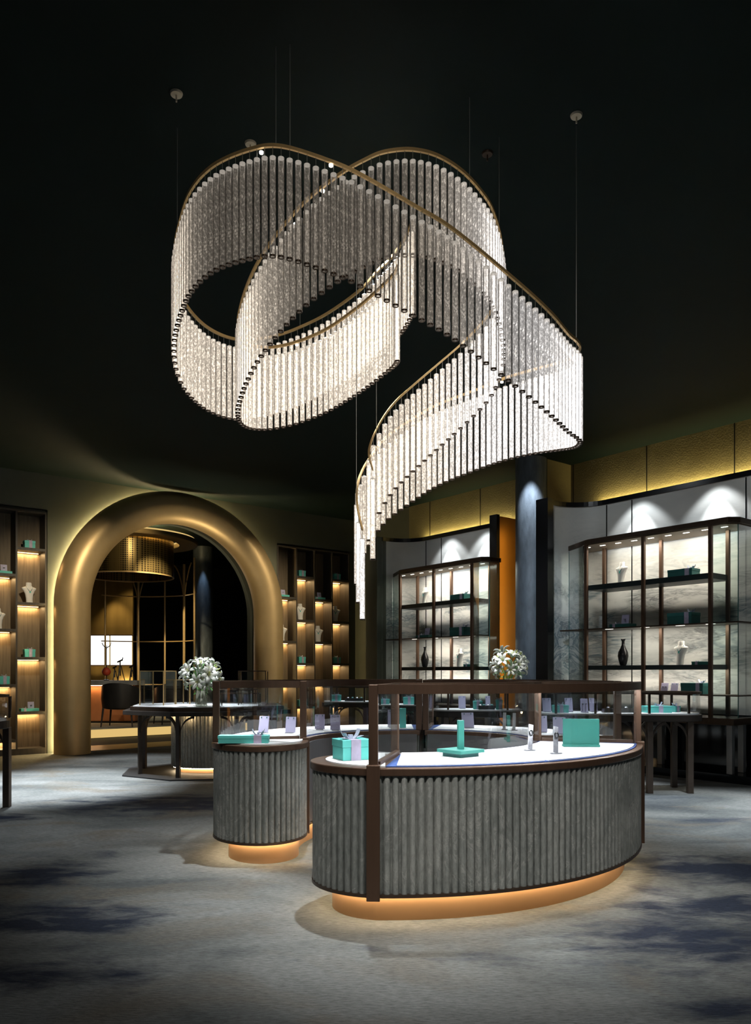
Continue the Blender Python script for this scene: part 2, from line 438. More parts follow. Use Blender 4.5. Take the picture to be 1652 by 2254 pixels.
# right wall: gold plaster with panel joints, dark beside the corner
m = MB(); m.add([(UR, -3, 0), (UR, 11.7, 0), (UR, 11.7, H), (UR, -3, H)], [(0, 1, 2, 3)])
m.cur = 1
for v in (3.8, 5.1, 6.4, 7.7, 9.74, 11.08): m.bb(UR-.004, UR+.01, v-.006, v+.006, 3.0, H)
struct(m.build('wall_right', [M['goldplaster'], M['black']], room=True))
m = MB(); m.add([(UR, 11.7, 0), (UR, 13.5, 0), (UR, 13.5, H), (UR, 11.7, H)], [(0, 1, 2, 3)])
struct(m.build('wall_corner', M['wall'], room=True))
struct(slab('wall_pier', 9.47, UR, 7.75, 8.3, 0, H, 'goldplaster'))
# round column in front of the pier
cc = W(9.3, 7.93)
m = MB(); m.lathe([(.238, 0), (.238, H)], 48)
col = m.build('column', M['column'], smooth=True, loc=cc); struct(col)
m = MB(); m.lathe([(.262, 0), (.262, .16), (.24, .17)], 48); m.build('column_base', M['darkbronze'], col, smooth=True)
# niches with curved ink-wash panels
def niche(va, vb, k):
    """panel from va to vb, its far end curling forward into a quarter round"""
    r = .55; u = 9.65
    p = [Vector((u, va, 0)), Vector((u, vb, 0))]+[Vector((u-r+r*math.cos(a), vb+r*math.sin(a), 0)) for a in [PI/2*i/12 for i in range(1, 13)]]+[Vector((9.0, vb+r, 0))]
    m = MB(); m.sweep([q+Vector((.02, 0, 2.31)) for q in p], .04, 3.0)
    m.cur = 1
    for v in ([vb+.0, vb-.42, vb-2.05] if k == 1 else [vb+.0, vb-.42, vb-1.8]): m.bb(u-.006, u, v-.008, v+.008, .8, 3.8)
    o = struct(m.build('wall_panel_%d' % k, [M['panel'], M['black']], room=True, smooth=True, angle=R(30)))
    m = MB(); m.sweep([q+Vector((.02, 0, 3.845)) for q in p], .075, .07)
    t = struct(m.build('trim_%d' % (k+1), M['black'], room=True))
    m = MB(); m.sweep([q+Vector((.03, 0, .45)) for q in p], .06, .72)
    struct(m.build('wall_base_%d' % k, M['blackgloss'], room=True))
    return p
niche(2.0, 6.8, 1)
niche(8.9, 10.75, 2)
struct(slab('trim_4', 8.93, 9.06, 7.30, 7.52, 0, 3.90, 'black'))
struct(slab('trim_5', 8.90, UR, 11.28, 11.62, 0, 3.88, 'wall'))
struct(slab('trim_6', 9.40, 9.47, 8.74, 8.90, 0, 3.95, 'black'))
struct(slab('trim_7', 9.47, UR, 8.76, 8.88, 0, 3.93, 'amberpanel'))
struct(slab('floor_plinth', 9.2, UR, 2.0, 7.3, 0, .1, 'blackgloss'))
m = MB(); m.bb(9.2, UR, 8.9, 11.27, 0, .1); struct(m.build('floor_plinth_2', M['blackgloss'], room=True))
# cove light strips behind the panels
for k, (a, b) in enumerate(((2.0, 7.2), (8.95, 11.2))):
    m = MB(); m.bb(9.80, 9.82, a, b, 3.72, 3.74)
    o = m.build('cove_light', M['led_warm'], room=True)
    tag(o, ('long warm light strip hidden in the cove above the panel beside the column', 'warm light strip hidden in the cove above the panel next to the amber jamb')[k], 'light strip')
    o = light('cove glow', 'AREA', W(9.985, (a+b)/2, 3.90), 8*(b-a), (1, .80, .34), None, .02, b-a); o.rotation_euler = (Matrix.Rotation(TH, 3, 'Z')@Matrix.Rotation(R(180+45), 3, 'Y')).to_euler()

# ------------------------------------------------------------------ wall shelves
def shelf_unit(name, label, us, types, zt=3.9):
    """us: edges of the columns along the wall"""
    r = thing(name, label, 'shelf unit', W(us[0], 13.835), TH)
    x1 = us[-1]-us[0]; D = .34
    m = MB(); m.bb(0, x1, -.012, 0, .1, zt); m.build('back_panel', M['woodback'], r)
    for u in us:
        m = MB(); m.bb(u-us[0]-.014, u-us[0]+.014, -D, -.012, .1, zt); m.build('upright', M['wood'], r)
    m = MB(); m.bb(-.014, x1+.014, -D, -.012, zt, zt+.03); m.build('top_board', M['wood'], r)
    m = MB(); m.bb(-.014, x1+.014, -D, -.012, 0, .1); m.build('plinth', M['wood'], r)
    for i, t in enumerate(types):
        a, b = us[i]-us[0]+.014, us[i+1]-us[0]-.014
        for z in t:
            if z < .15: continue
            m = MB(); m.bb(a, b, -D, -.012, z-.045, z); s = m.build('shelf_board', M['wood'], r)
            m = MB(); m.bb(a+.03, b-.03, -.05, -.035, z-.052, z-.046); m.build('light_strip', M['led_warm'], s)
            light('shelf glow', 'AREA', W(us[0]+(a+b)/2, 13.835-.06, z-.06), 3.4, (1, .66, .30), None, .36, .05, rotz=TH)
    return r
ODD = (2.893, 1.995, 1.096, .198); EVEN = (3.34, 2.441, 1.543, .645)
ur = [8.10, 8.547, 8.993, 9.44, 9.887]
shelf_unit('wall_shelf', 'tall dark shelf wall with four lit columns between the arch and the corner', ur, [ODD, EVEN, ODD, EVEN])
ul = [2.725, 3.18, 3.635]
shelf_unit('wall_shelf', 'dark shelf wall with lit compartments cut off by the picture edge beside the arch', ul, [tuple(z+.06 for z in ODD), tuple(z+.06 for z in EVEN)], 3.98)

# ------------------------------------------------------------------ room behind the arch
struct(slab('floor_threshold', U0-RO, U0+RO, 13.45, 14.35, 0, .006, 'goldpanel'))
struct(slab('floor_strip', 2.5, 12, 14.35, 15.9, 0, .005, 'blackmatt'))
m = MB(); m.bb(2.5, 12, 15.85, 22.4, 0, .2); pf = struct(m.build('floor_platform', M['carpet'], room=True))
m = MB(); m.bb(2.5, 12, 15.82, 15.849, .02, .185); o = m.build('light_band', M['led_soft'], pf)
m = MB(); m.bb(2.0, 13, 22.4, 22.5, 0, H); struct(m.build('wall_back', M['darkwall'], room=True))
m = MB(); m.bb(1.9, 2.0, 14.0, 22.5, 0, H); struct(m.build('wall_side', M['darkwall'], room=True))
m = MB(); m.bb(13, 13.1, 14.0, 22.5, 0, H); struct(m.build('wall_side_2', M['darkwall'], room=True))
# gold wall with light boxes
g = struct(MB().box((-7.6, 19.7, 2.25), (2.86, .1, 4.1)).build('wall_gold', M['goldpanel']))
lb = thing('light_box', 'pair of glowing white light boxes set in the gold wall behind the bar', 'light box', (-7.0, 19.64, 1.54))
for k, (a, b) in enumerate(((-1.2, .235), (.275, .81))):
    m = MB(); m.bb(a, b, -.03, 0, 0, .74); m.build('screen', M['screen'], lb)
m = MB(); m.bb(-1.24, .86, -.045, 0, .74, .77); m.bb(-1.24, .86, -.045, 0, -.03, 0); m.build('frame', M['darkbronze'], lb)
# slim post that divides the wall, part of the lattice screen
ls = thing('lattice_screen', 'curved gold lattice screen of slim posts and rails behind the arch', 'screen', (-5.5, 17.5, .2))
r0 = 1.4
for k, ph in enumerate((0, 50, 75, 102, 134)):
    x, y = r0*math.cos(R(ph)), r0*math.sin(R(ph))
    m = MB(); m.tube([(x, y, 0), (x, y, 3.75)], .022 if k not in (1, 3) else .032, 8); m.build('post', M['brass'], ls, smooth=True)
    if k in (1, 3):
        for s in (-1, 1):
            pts = [(r0*math.cos(R(ph+s*a)), r0*math.sin(R(ph+s*a)), z) for a, z in ((.3, 2.75), (1.2, 3.0), (4, 3.3), (9, 3.6), (14, 3.75))]
            m = MB(); m.tube(catmull(pts, 5), .016, 6); m.build('branch', M['brass'], ls, smooth=True)
for z in (3.0, 1.9, .85):
    m = MB(); m.tube([(r0*math.cos(R(a)), r0*math.sin(R(a)), z) for a in range(0, 140, 6)], .015, 6); m.build('curved_rail', M['brass'], ls, smooth=True)
dr = thing('ceiling_drum', 'perforated gold drum hanging under the ring ceiling behind the arch', 'ceiling light', (-5.55, 17.4, 3.5))
m = MB(); n = 48
m.lathe([(.98, .0), (.98, .80)], n, cap=False); m.build('perforated_skirt', M['perf'], dr, smooth=True)
m = MB(); m.lathe([(.985, -.01), (.985, .012), (.96, .012), (.96, -.01), (.985, -.01)], n, cap=False); m.build('rim', M['brass'], dr, smooth=True)
m = MB(); m.lathe([(.0, .26), (.94, .26), (.94, .28), (0, .28)], n, cap=False); m.build('inner_disc', M['gold'], dr, smooth=True)
rg = thing('ceiling_ring', 'broad gold ring under the ceiling around the perforated drum', 'ceiling light', (-5.55, 17.4, 4.25))
m = MB(); m.lathe([(1.1, 0), (1.5, 0), (1.52, .03), (1.5, .1), (1.1, .1), (1.1, 0)], 56, cap=False); m.build('ring', M['gold'], rg, smooth=True)
m = MB(); m.lathe([(1.12, .12), (1.45, .12), (1.45, .14), (1.12, .14), (1.12, .12)], 56, cap=False); m.build('light_strip', M['led_soft'], rg)
light('ring glow', 'POINT', (-5.0, 17.2, 4.47), 45, (1, .75, .35), size=.1)
for u in (4.9, 6.8):  # unseen uplights added to brighten the underside of the arch
    q = W(u, 12.55); t2 = W(5.85+(u-5.85)*.8, 13.25)
    light('arch underside fill', 'SPOT', (q.x, q.y, .04), 260, (1, .82, .52), (t2.x, t2.y, 4.2), .04, spot=52, blend=.9)
light('drum glow', 'POINT', (-5.6, 17.3, 3.95), 25, (1, .75, .4), size=.15)
light('gold wash', 'SPOT', (-6.6, 19.2, 3.6), 130, (1, .72, .35), (-6.6, 19.6, 1.5), .05, spot=70, blend=.8)
light('gold wash', 'SPOT', (-7.1, 19.2, .9), 45, (1, .72, .35), (-7.1, 19.65, 2.6), .05, spot=80, blend=.8)
light('drum spot', 'SPOT', (-4.6, 14.9, 4.3), 40, (1, .78, .42), (-5.5, 17.2, 3.8), .05, spot=60, blend=.9)
light('lattice fill', 'SPOT', (-4.6, 15.6, 4.2), 600, (1, .80, .45), (-4.9, 18.6, 2.0), .05, spot=44, blend=.9)  # unseen spot added to brighten the lattice
light('gold wash', 'SPOT', (-6.0, 19.0, 4.0), 90, (1, .74, .38), (-6.4, 19.65, 2.2), .05, spot=60, blend=.8)
# bar counter
bc = thing('bar_counter', 'bar counter with grey marble top and tan leather front behind the arch', 'counter', (-6.7, 17.75, .2))
m = MB(); m.bb(-1.3, 1.25, -.22, .25, .04, .86); m.build('leather_front', M['leather'], bc, bevel=.02)
m = MB(); m.bb(-1.35, 1.32, -.32, .3, .86, .965); m.build('marble_top', M['marble'], bc, bevel=.006)
m = MB(); m.bb(-1.3, 1.2, -.28, -.26, .845, .858); m.build('light_strip', M['led_warm'], bc)
m = MB(); m.bb(-1.25, 1.2, -.2, .22, 0, .04); m.build('plinth', M['black'], bc)
light('gold wash', 'SPOT', (-6.45, 19.25, 1.0), 25, (1, .74, .36), (-6.4, 19.66, 1.45), .04, spot=110, blend=.8)  # unseen spot added to brighten the gold wall over the bar
light('bar glow', 'AREA', (-6.7, 17.46, 1.03), 12, (1, .6, .25), None, 2.4, .04)
def arm_chair(label, loc, rot):
    c = thing('armchair', label, 'chair', loc, rot, 'black leather tub chairs')
    m = MB(); n = 26; vs = []; fs = []
    for i in range(n+1):                       # wrap-round back, open to +y
        a = R(-205+230*i/n); h = .80+.13*max(0, math.cos(R(115*2*(i/n-.5))))
        for (rr, z) in ((.36, .40), (.385, .6), (.375, h), (.335, h), (.325, .42)):
            vs.append((rr*math.cos(a)*1.05, rr*math.sin(a), z))
    for i in range(n):
        for k in range(5):
            k2 = (k+1) % 5; fs.append((i*5+k, (i+1)*5+k, (i+1)*5+k2, i*5+k2))
    fs += [(0, 1, 2, 3, 4), tuple(n*5+k for k in (4, 3, 2, 1, 0))]
    m.add(vs, fs); m.build('backrest', M['blackleather'], c, smooth=True, angle=R(50))
    m = MB(); m.lathe([(.20, .36), (.33, .38), (.34, .44), (.30, .48), (0.01, .485)], 28); m.build('seat', M['blackleather'], c, smooth=True)
    for sx in (-1, 1):
        for sy in (-1, 1):
            m = MB(); m.tube([(sx*.33, sy*.27, 0), (sx*.29, sy*.24, .40)], .014, 8, r1=.024); m.build('leg', M['black'], c, smooth=True)
    return c
ch0 = arm_chair('black leather tub chair seen from behind in front of the leather bar', (-5.42, 16.45, .2), 0)
dup(ch0, (-4.55, 17.3, .2), R(35), 'black leather tub chair on the platform behind the glass cases')
dup(ch0, (-7.5, 18.75, .2), PI, 'black leather tub chair behind the bar below the light box', scale=1.12)
# stands and lamp on the bar
def tripod(label, x, s):
    t = thing('tripod_stand', label, 'stand', (x, 17.82, 1.166), 0, 'small black tripods on the bar')
    for k in range(3):
        a = 2*PI*k/3+.4
        m = MB(); m.tube([(.095*s*math.cos(a), .095*s*math.sin(a), 0), (.02*math.cos(a), .02*math.sin(a), .32*s)], .010, 6); m.build('leg', M['black'], t)
    m = MB(); m.tube([(0, 0, .1*s), (0, 0, .42*s)], .014, 6); m.build('stem', M['black'], t)
    m = MB(); m.tube([(-.06*s, 0, .40*s), (.05*s, 0, .45*s), (.06*s, 0, .50*s)], .020, 6); m.build('arm', M['black'], t)
tripod('small black tripod beside the red lamp on the bar', (250-CX)/F*17.75, .7)
tripod('tallest black tripod in the middle of the bar', (262-CX)/F*17.75, 1.05)
tripod('small black tripod at the end of the bar next to the glass case', (287-CX)/F*17.75, .75)
lp = thing('bar_lamp', 'slim branched lamp with a red shade on the bar', 'lamp', ((234-CX)/F*17.7, 17.7, 1.165))
m = MB(); m.lathe([(.06, 0), (.06, .02), (.01, .03)], 16); m.build('base', M['black'], lp)
m = MB(); m.tube([(0, 0, .03), (0, 0, .70), (.01, 0, .80)], .008, 6); m.tube([(0, 0, .74), (-.07, 0, .80), (-.10, 0, .86)], .010, 6); m.tube([(0, 0, .74), (.09, 0, .80), (.11, 0, .87)], .010, 6); m.build('stem', M['black'], lp)
m = MB(); m.lathe([(.03, .30), (.08, .26), (.10, .20), (.08, .14), (.04, .11)], 18); m.build('lamp_shade', M['red'], lp, smooth=True)
# dark blue-lit column behind the lattice
cb = at(447, 1480, 20.4); cb.z = .2
m = MB(); m.lathe([(.26, 0), (.26, H-.2)], 32); c2 = struct(m.build('column', M['column'], smooth=True, loc=cb))
q = cb.copy(); d = Vector((-q.x, -q.y, 0)).normalized()
light('far column spot', 'SPOT', (q.x+d.x*.40, q.y+d.y*.40, 4.3), 45, (.5, .72, 1), (q.x+d.x*.26, q.y+d.y*.26, 0), .03, spot=40, blend=.6)
# ================================================================== ring of display counters
ZT = .845; ZB = .17; ZG = 1.285
def ring_outline(c, ri, ro, a0, a1, cap=0.0, tilt=0.0, off=0.0, step=.012):
    """closed plan outline of a ring sector; cap: bulge of a rounded end beyond a0; off grows (+) or shrinks (-) it"""
    ro2 = ro+off; ri2 = ri-off; rm = (ri+ro)/2; s = 1 if a1 > a0 else -1
    d0 = s*off/rm if not cap else 0.0; d1 = s*off/rm
    pts = []
    A0o, A0i, A1 = a0-d0, a0+tilt-d0, a1+d1
    n = max(6, int(abs(A1-A0o)*ro2/step))
    for k in range(n+1):
        a = A0o+(A1-A0o)*k/n; pts.append(Vector((c[0]+ro2*math.cos(a), c[1]+ro2*math.sin(a), 0)))
    n = max(6, int(abs(A1-A0i)*ri2/step))
    for k in range(n+1):
        a = A1+(A0i-A1)*k/n; pts.append(Vector((c[0]+ri2*math.cos(a), c[1]+ri2*math.sin(a), 0)))
    if cap:
        p = pts[-1]; q = pts[0]; mid = (p+q)/2; ax = (q-p)/2; rad = ax.length
        nrm = Vector((ax.y, -ax.x, 0)).normalized()
        am = (a0+tilt/2); tang = Vector((math.sin(am), -math.cos(am), 0))*s
        if nrm.dot(tang) < 0: nrm = -nrm
        n = int(PI*rad/step)
        for k in range(1, n):
            t = PI*k/n
            pts.append(mid-ax*math.cos(t)+nrm*(cap+off)*math.sin(t))
    return pts
def signed_area(p): return sum(a.x*b.y-b.x*a.y for a, b in zip(p, p[1:]+p[:1]))/2
def flute(pts, width=.046, depth=.026, groove=.2, closed=True):
    """rounded vertical ribs with narrow grooves along a closed outline"""
    if signed_area(pts) < 0: pts = pts[::-1]
    loop = pts+[pts[0]]
    tot = sum((b-a).length for a, b in zip(loop, loop[1:]))
    nr = int(round(tot/width)); w = tot/nr; q = resample(loop, w/10)
    q = q[:-1]; n = len(q); out = []
    for i, p in enumerate(q):
        t = (q[(i+1) % n]-q[i-1]).normalized(); nrm = Vector((t.y, -t.x, 0))
        s = (i*tot/n) % w/w
        if s < groove: d = -depth
        else: x = (s-groove)/(1-groove)*2-1; d = -depth+depth*(.25+.75*math.sqrt(max(0, 1-x*x*.98)))
        out.append(p+nrm*d)
    return out
def arc(c, r, a0, a1, z, n=40): return [Vector((c[0]+r*math.cos(a0+(a1-a0)*k/n), c[1]+r*math.sin(a0+(a1-a0)*k/n), z)) for k in range(n+1)]
def counter(label, c, ri, ro, a0, a1, cap, tilt, boards, post_low, group='curved ring counters'):
    s = 1 if a1 > a0 else -1
    base = Vector((c[0]+(ri+ro)/2*math.cos((a0+a1)/2), c[1]+(ri+ro)/2*math.sin((a0+a1)/2), 0))
    t = thing('display_counter', label, 'display counter', base, 0, group)
    def put(m, name, mt, par=None, **k):
        for i, v in enumerate(m.v): m.v[i] = v-base
        return m.build(name, mt, par or t, **k)
    put(MB().prism(flute(ring_outline(c, ri, ro, a0, a1, cap, tilt)), ZB, ZT-.045), 'fluted_body', M['stone'], smooth=True, angle=R(50))
    inner = arc(c, ri-.016, a0+tilt+s*.02, a1-s*.02, .5)
    put(MB().sweep([p for p in inner], .012, .62), 'inner_panel', M['void'])
    put(MB().prism(ring_outline(c, ri, ro, a0, a1, cap, tilt, .012), ZT-.045, ZT-.002), 'rim', M['bronze'], bevel=.006)
    put(MB().prism(ring_outline(c, ri, ro, a0, a1, cap, tilt, .004), ZB-.018, ZB), 'bottom_band', M['darkbronze'])
    k = .11
    pl = put(MB().prism(ring_outline(c, ri+k-.05, ro-k, a0+s*(.10 if not cap else -.0), a1-s*.10, max(0, cap-k), tilt), 0, ZB-.018), 'plinth', M['copper'], smooth=True, angle=R(30))
    # light strip under the overhang
    o = ring_outline(c, ri+k-.075, ro-k+.025, a0+s*(.09 if not cap else -.0), a1-s*.09, max(0, cap-k+.025), tilt)
    put(MB().sweep([Vector((p.x, p.y, ZB-.023)) for p in o], .016, .008, True), 'light_strip', M['ledfloor'], pl)
    # white top under the glass and on the rounded end
    if cap:
        full = ring_outline(c, ri+.03, ro-.03, a0+s*.03, a0+s*.034, cap-.03, tilt)
        put(MB().prism(full, ZT-.002, ZT+.006), 'end_board', M['white'])
    put(MB().prism(ring_outline(c, ri+.03, ro-.03, a0+s*.035, a1-s*.01, 0, tilt), ZT-.002, ZT+.003), 'velvet_base', M['blue'])
    for (b0, b1, tl) in boards:
        put(MB().prism(ring_outline(c, ri+.045, ro-.045, b0, b1, 0, tl), ZT+.003, ZT+.008), 'white_board', M['white'])
    # glazing
    zo = ZT+.004; zz = ZG-.05
    put(MB().sheet(arc(c, ro-.03, a0+s*.02, a1-s*.01, 0), zo, zz), 'outer_glass', M['glass'])
    put(MB().sheet(arc(c, ri+.03, a0+tilt+s*.02, a1-s*.01, 0), zo, zz), 'inner_glass', M['glass'])
    for (ao, ai) in ((a0+s*.012, a0+tilt+s*.012), (a1-s*.012, a1-s*.012)):
        p = [Vector((c[0]+r*math.cos(a), c[1]+r*math.sin(a), 0)) for r, a in ((ri+.05, ai), (ro-.05, ao))]
        put(MB().sheet(p, zo, zz), 'end_glass', M['glass'])
        put(MB().sweep([q+Vector((0, 0, ZT+.012)) for q in p], .03, .028), 'sill', M['bronze'])
        put(MB().sweep([q+Vector((0, 0, ZG-.025)) for q in p], .04, .05), 'end_rail', M['bronze'])
    put(MB().prism(ring_outline(c, ri+.035, ro-.035, a0, a1, 0, tilt), ZG-.016, ZG-.010), 'top_glass', M['glass'])
    put(MB().sweep(arc(c, ro-.02, a0-s*.005, a1+s*.005, ZG-.025), .04, .05), 'top_rail', M['bronze'])
    put(MB().sweep(arc(c, ri+.02, a0+tilt-s*.005, a1+s*.005, ZG-.025), .04, .05), 'top_rail', M['bronze'])
    # LED lines under the rails, the light of the cases
    # corner posts: slim above the top, wider below
    for (r, a, wide) in ((ro-.02, a0, post_low != 2), (ri+.02, a0+tilt, post_low == 2), (ro-.02, a1, 1), (ri+.02, a1, 0)):
        p = Vector((c[0]+r*math.cos(a), c[1]+r*math.sin(a), 0))
        rot = Matrix.Rotation(a, 3, 'Z')
        m = MB(); m.box((p.x, p.y, (ZT+ZG)/2), (.05, .05, ZG-ZT), rot)
        if wide and post_low:
            rr = r+(.022 if r > (ri+ro)/2 else -.022); q = Vector((c[0]+rr*math.cos(a), c[1]+rr*math.sin(a), 0))
            m.box((q.x, q.y, (ZB-.03+ZT+.015)/2), (.05, .072, ZT+.015-ZB+.03), rot)
        put(m, 'post', M['bronze'], bevel=.004)
    return t
M['ledfloor'] = emis('plinth light strip', (1.0, .76, .46), 38)
CF = (.07, 5.97); CB = (.32, 5.92)
counter('large curved display counter with a fluted grey stone front and teal displays on top', CF, 1.14, 1.875, R(-92.5), R(-14.4), .42, R(5.0),
        [(R(-88.6), R(-61), R(3)), (R(-60), R(-19), R(-1))], True)
counter('smaller fluted counter end carrying a long turquoise gift box', CB, .85, 1.53, R(190), R(86), .42, R(-4), [(R(187.5), R(140), R(-4)), (R(139), R(89), 0)], 2)
counter('rear curved display counter behind the teal stands, closing the ring', CB, .85, 1.53, R(-3), R(82), 0, 0, [(R(2), R(40), 0), (R(41), R(78), 0)], False)
# the light of the cases: slim LED lines under the top rails
def case_light(c, r, a0, a1, n, e):
    for k in range(n):
        a = a0+(a1-a0)*(k+.5)/n; ln = abs(a1-a0)*r/n
        o = light('case light', 'AREA', (c[0]+r*math.cos(a), c[1]+r*math.sin(a), ZG-.055), e*ln, (.93, .97, 1), None, ln, .02)
        o.rotation_euler = (0, 0, a+PI/2)
case_light(CF, 1.84, R(-90), R(-17), 4, 11)
case_light(CF, 1.19, R(-85), R(-17), 3, 8)
case_light(CB, 1.49, R(184), R(90), 4, 9)
case_light(CB, 1.49, R(0), R(78), 3, 9)

# ================================================================== chandelier
A_ = [(797,1165,5.0),(787,1120,5.05),(785,1080,5.1),(793,1045,5.18),(812,1010,5.25),(850,962,5.36),(917,916,5.46),(969,888,5.56),(1051,857,5.62),(1106,834,5.5),(1170,815,5.38),(1225,800,5.18),(1262,785,4.95),(1276,766,4.76),(1268,750,4.66),(1250,734,4.58),(1211,688,4.4),(1142,624,4.27),(1000,507,4.12),(905,449,4.07),(800,388,4.04),(730,356,4.03),(620,322,4.06),(550,329,4.12),(470,364,4.25),(420,418,4.4),(395,486,4.62),(383,555,4.85),(388,620,5.05),(410,672,5.2),(450,716,5.4),(500,742,5.56),(550,748,5.66),(610,738,5.72),(660,720,5.73),(720,690,5.7),(790,640,5.55),(832,595,5.4),(860,568,5.25),(890,525,5.0),(905,490,4.85)]
B_ = [(820,1033,5.0),(812,1004,5.02),(814,981,5.05),(825,952,5.08),(845,916,5.12),(871,883,5.18),(907,850,5.25),(956,808,5.33),(1012,760,5.4),(1045,728,5.38),(1077,690,5.32),(1098,645,5.22),(1108,600,5.1),(1107,560,4.95),(1098,505,4.77),(1081,455,4.62),(1057,419,4.5),(1024,383,4.4),(988,356,4.34),(951,338,4.3),(915,330,4.27),(882,329,4.25),(839,336,4.24),(806,350,4.24),(762,374,4.24),(711,410,4.27),(669,446,4.31),(629,490,4.38),(593,537,4.47),(565,582,4.58),(545,625,4.7),(531,667,4.85),(523,710,5.03),(530,742,5.22),(555,760,5.38),(599,764,5.5),(654,752,5.5),(719,724,5.42),(785,678,5.22),(817,651,5.1),(850,620,4.97),(868,600,4.85),(874,585,4.72)]
DC = Vector((.05, 4.9, H))
ch = thing('chandelier', 'huge twisting ribbon chandelier of hanging glass rods on a brass rail', 'chandelier', DC)
ROD = .53; GAP = .058; RR = .0175
def rod_mesh(mb, p, glow, warm, cols):
    """one rod under the rail point p: wire, frosted cap, glass shaft, dark foot"""
    z1 = p.z-GAP; z0 = z1-ROD; n = 10
    nv = len(mb.v)
    mb.cur = 2; mb.tube([(p.x, p.y, p.z), (p.x, p.y, z1)], .0016, 4)
    mb.cur = 0
    mb.lathe([(RR, z0+.006), (RR, z1-.008)], n, (p.x, p.y, 0), cap=False)
    mb.cur = 1; mb.lathe([(RR, z1-.008), (RR*.93, z1-.003), (RR*.6, z1)], n, (p.x, p.y, 0), cap=False)
    mb.add([(p.x+RR*.6*math.cos(2*PI*k/n), p.y+RR*.6*math.sin(2*PI*k/n), z1) for k in range(n)], [tuple(range(n))])
    mb.cur = 3; mb.lathe([(RR*.55, z0), (RR*1.02, z0), (RR*1.02, z0+.008)], n, (p.x, p.y, 0), cap=False)
    cols += [(glow, warm, 0, 1)]*(len(mb.v)-nv)
M['rodcap'] = emis('frosted rod cap', (1, .9, .8), .22)
_m, _nt, _o = mat('frosted rod cap glass')
_p = N(_nt, 'ShaderNodeBsdfPrincipled', Roughness=.35); _p.inputs['Base Color'].default_value = (.7, .68, .64, 1)
_p.inputs['Emission Color'].default_value = (1, .92, .82, 1); _p.inputs['Emission Strength'].default_value = .22
L(_nt, _p.outputs[0], _o.inputs[0]); M['rodcap'] = _m
RODM = [M['crystal'], M['rodcap'], M['cable'], M['darkbronze']]
def smooth01(a, b, x): t = max(0, min(1, (x-a)/(b-a))); return t*t*(3-2*t)
rods = []
for pts, nm in ((A_, 0), (B_, 1)):
    path = catmull([at(*p)-DC for p in pts], 10)
    m = MB(); m.sweep(path, .014, .018); m.build('rail', M['brass'], ch, smooth=True, angle=R(40))
    m = MB(); m.sweep([p+Vector((0, 0, -.017)) for p in path], .008, .004)
    rods += [(p, k) for k, p in enumerate(resample(path, .0465, True))]
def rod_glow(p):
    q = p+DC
    low = smooth01(2.75, 1.5, q.z)            # emission and tint graded by height, depth and side, imitating uneven light
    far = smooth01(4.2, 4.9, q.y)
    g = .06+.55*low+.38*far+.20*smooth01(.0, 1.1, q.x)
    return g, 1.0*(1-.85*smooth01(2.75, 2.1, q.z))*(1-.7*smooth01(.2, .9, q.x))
order = sorted(range(len(rods)), key=lambda i: rods[i][0].y)
near = set(order[:100]); rest = MB(); rcol = []
def set_cols(o, cols):
    a = o.data.color_attributes.new('glow', 'FLOAT_COLOR', 'POINT')
    flat = [x for c in cols for x in c]; a.data.foreach_set('color', flat)
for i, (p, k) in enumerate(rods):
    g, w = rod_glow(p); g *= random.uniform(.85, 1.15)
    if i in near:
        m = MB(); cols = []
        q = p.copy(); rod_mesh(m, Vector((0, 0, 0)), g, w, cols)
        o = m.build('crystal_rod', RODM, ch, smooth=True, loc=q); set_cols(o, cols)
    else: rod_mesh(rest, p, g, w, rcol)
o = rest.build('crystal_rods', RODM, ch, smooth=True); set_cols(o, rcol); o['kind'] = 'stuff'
# suspension cables and ceiling discs
for (px, py, Y) in ((607, 322, 4.07), (638, 323, 4.055), (1033, 392, 4.43), (1098, 500, 4.76), (1268, 750, 4.66), (390, 505, 4.68), (828, 955, 5.08), (784, 1090, 5.09), (660, 720, 5.73)):
    p = at(px, py, Y)-DC
    m = MB(); m.tube([p, (p.x, p.y, -.002)], .0022, 5); m.build('suspension_cable', M['cable'], ch)
for (px, py) in ((388, 205), (551, 315), (1268, 253), (1072, 337)):
    Y = (H-EYE)*F/(HY-py); p = Vector(((px-CX)/F*Y, Y, H))-DC
    m = MB(); m.lathe([(.032, -.012), (.036, -.002), (.036, 0)], 24, p); m.tube([p+Vector((0, 0, -.05)), p+Vector((0, 0, -.012))], .005, 6)
    m.build('ceiling_canopy', M['canopy'] if py != 337 else M['darkbronze'], ch, smooth=True)
# small spot lamps set in the rail
for (px, py, Y) in ((728, 357, 4.03), (575, 329, 4.1), (653, 754, 5.5), (650, 487, 4.36), (710, 414, 4.27), (1104, 836, 5.5)):
    p = at(px, py, Y)-DC
    m = MB(); m.lathe([(.0, -.024), (.011, -.022), (.012, -.012)], 10, p); m.build('rail_lamp', M['led_white'], ch)
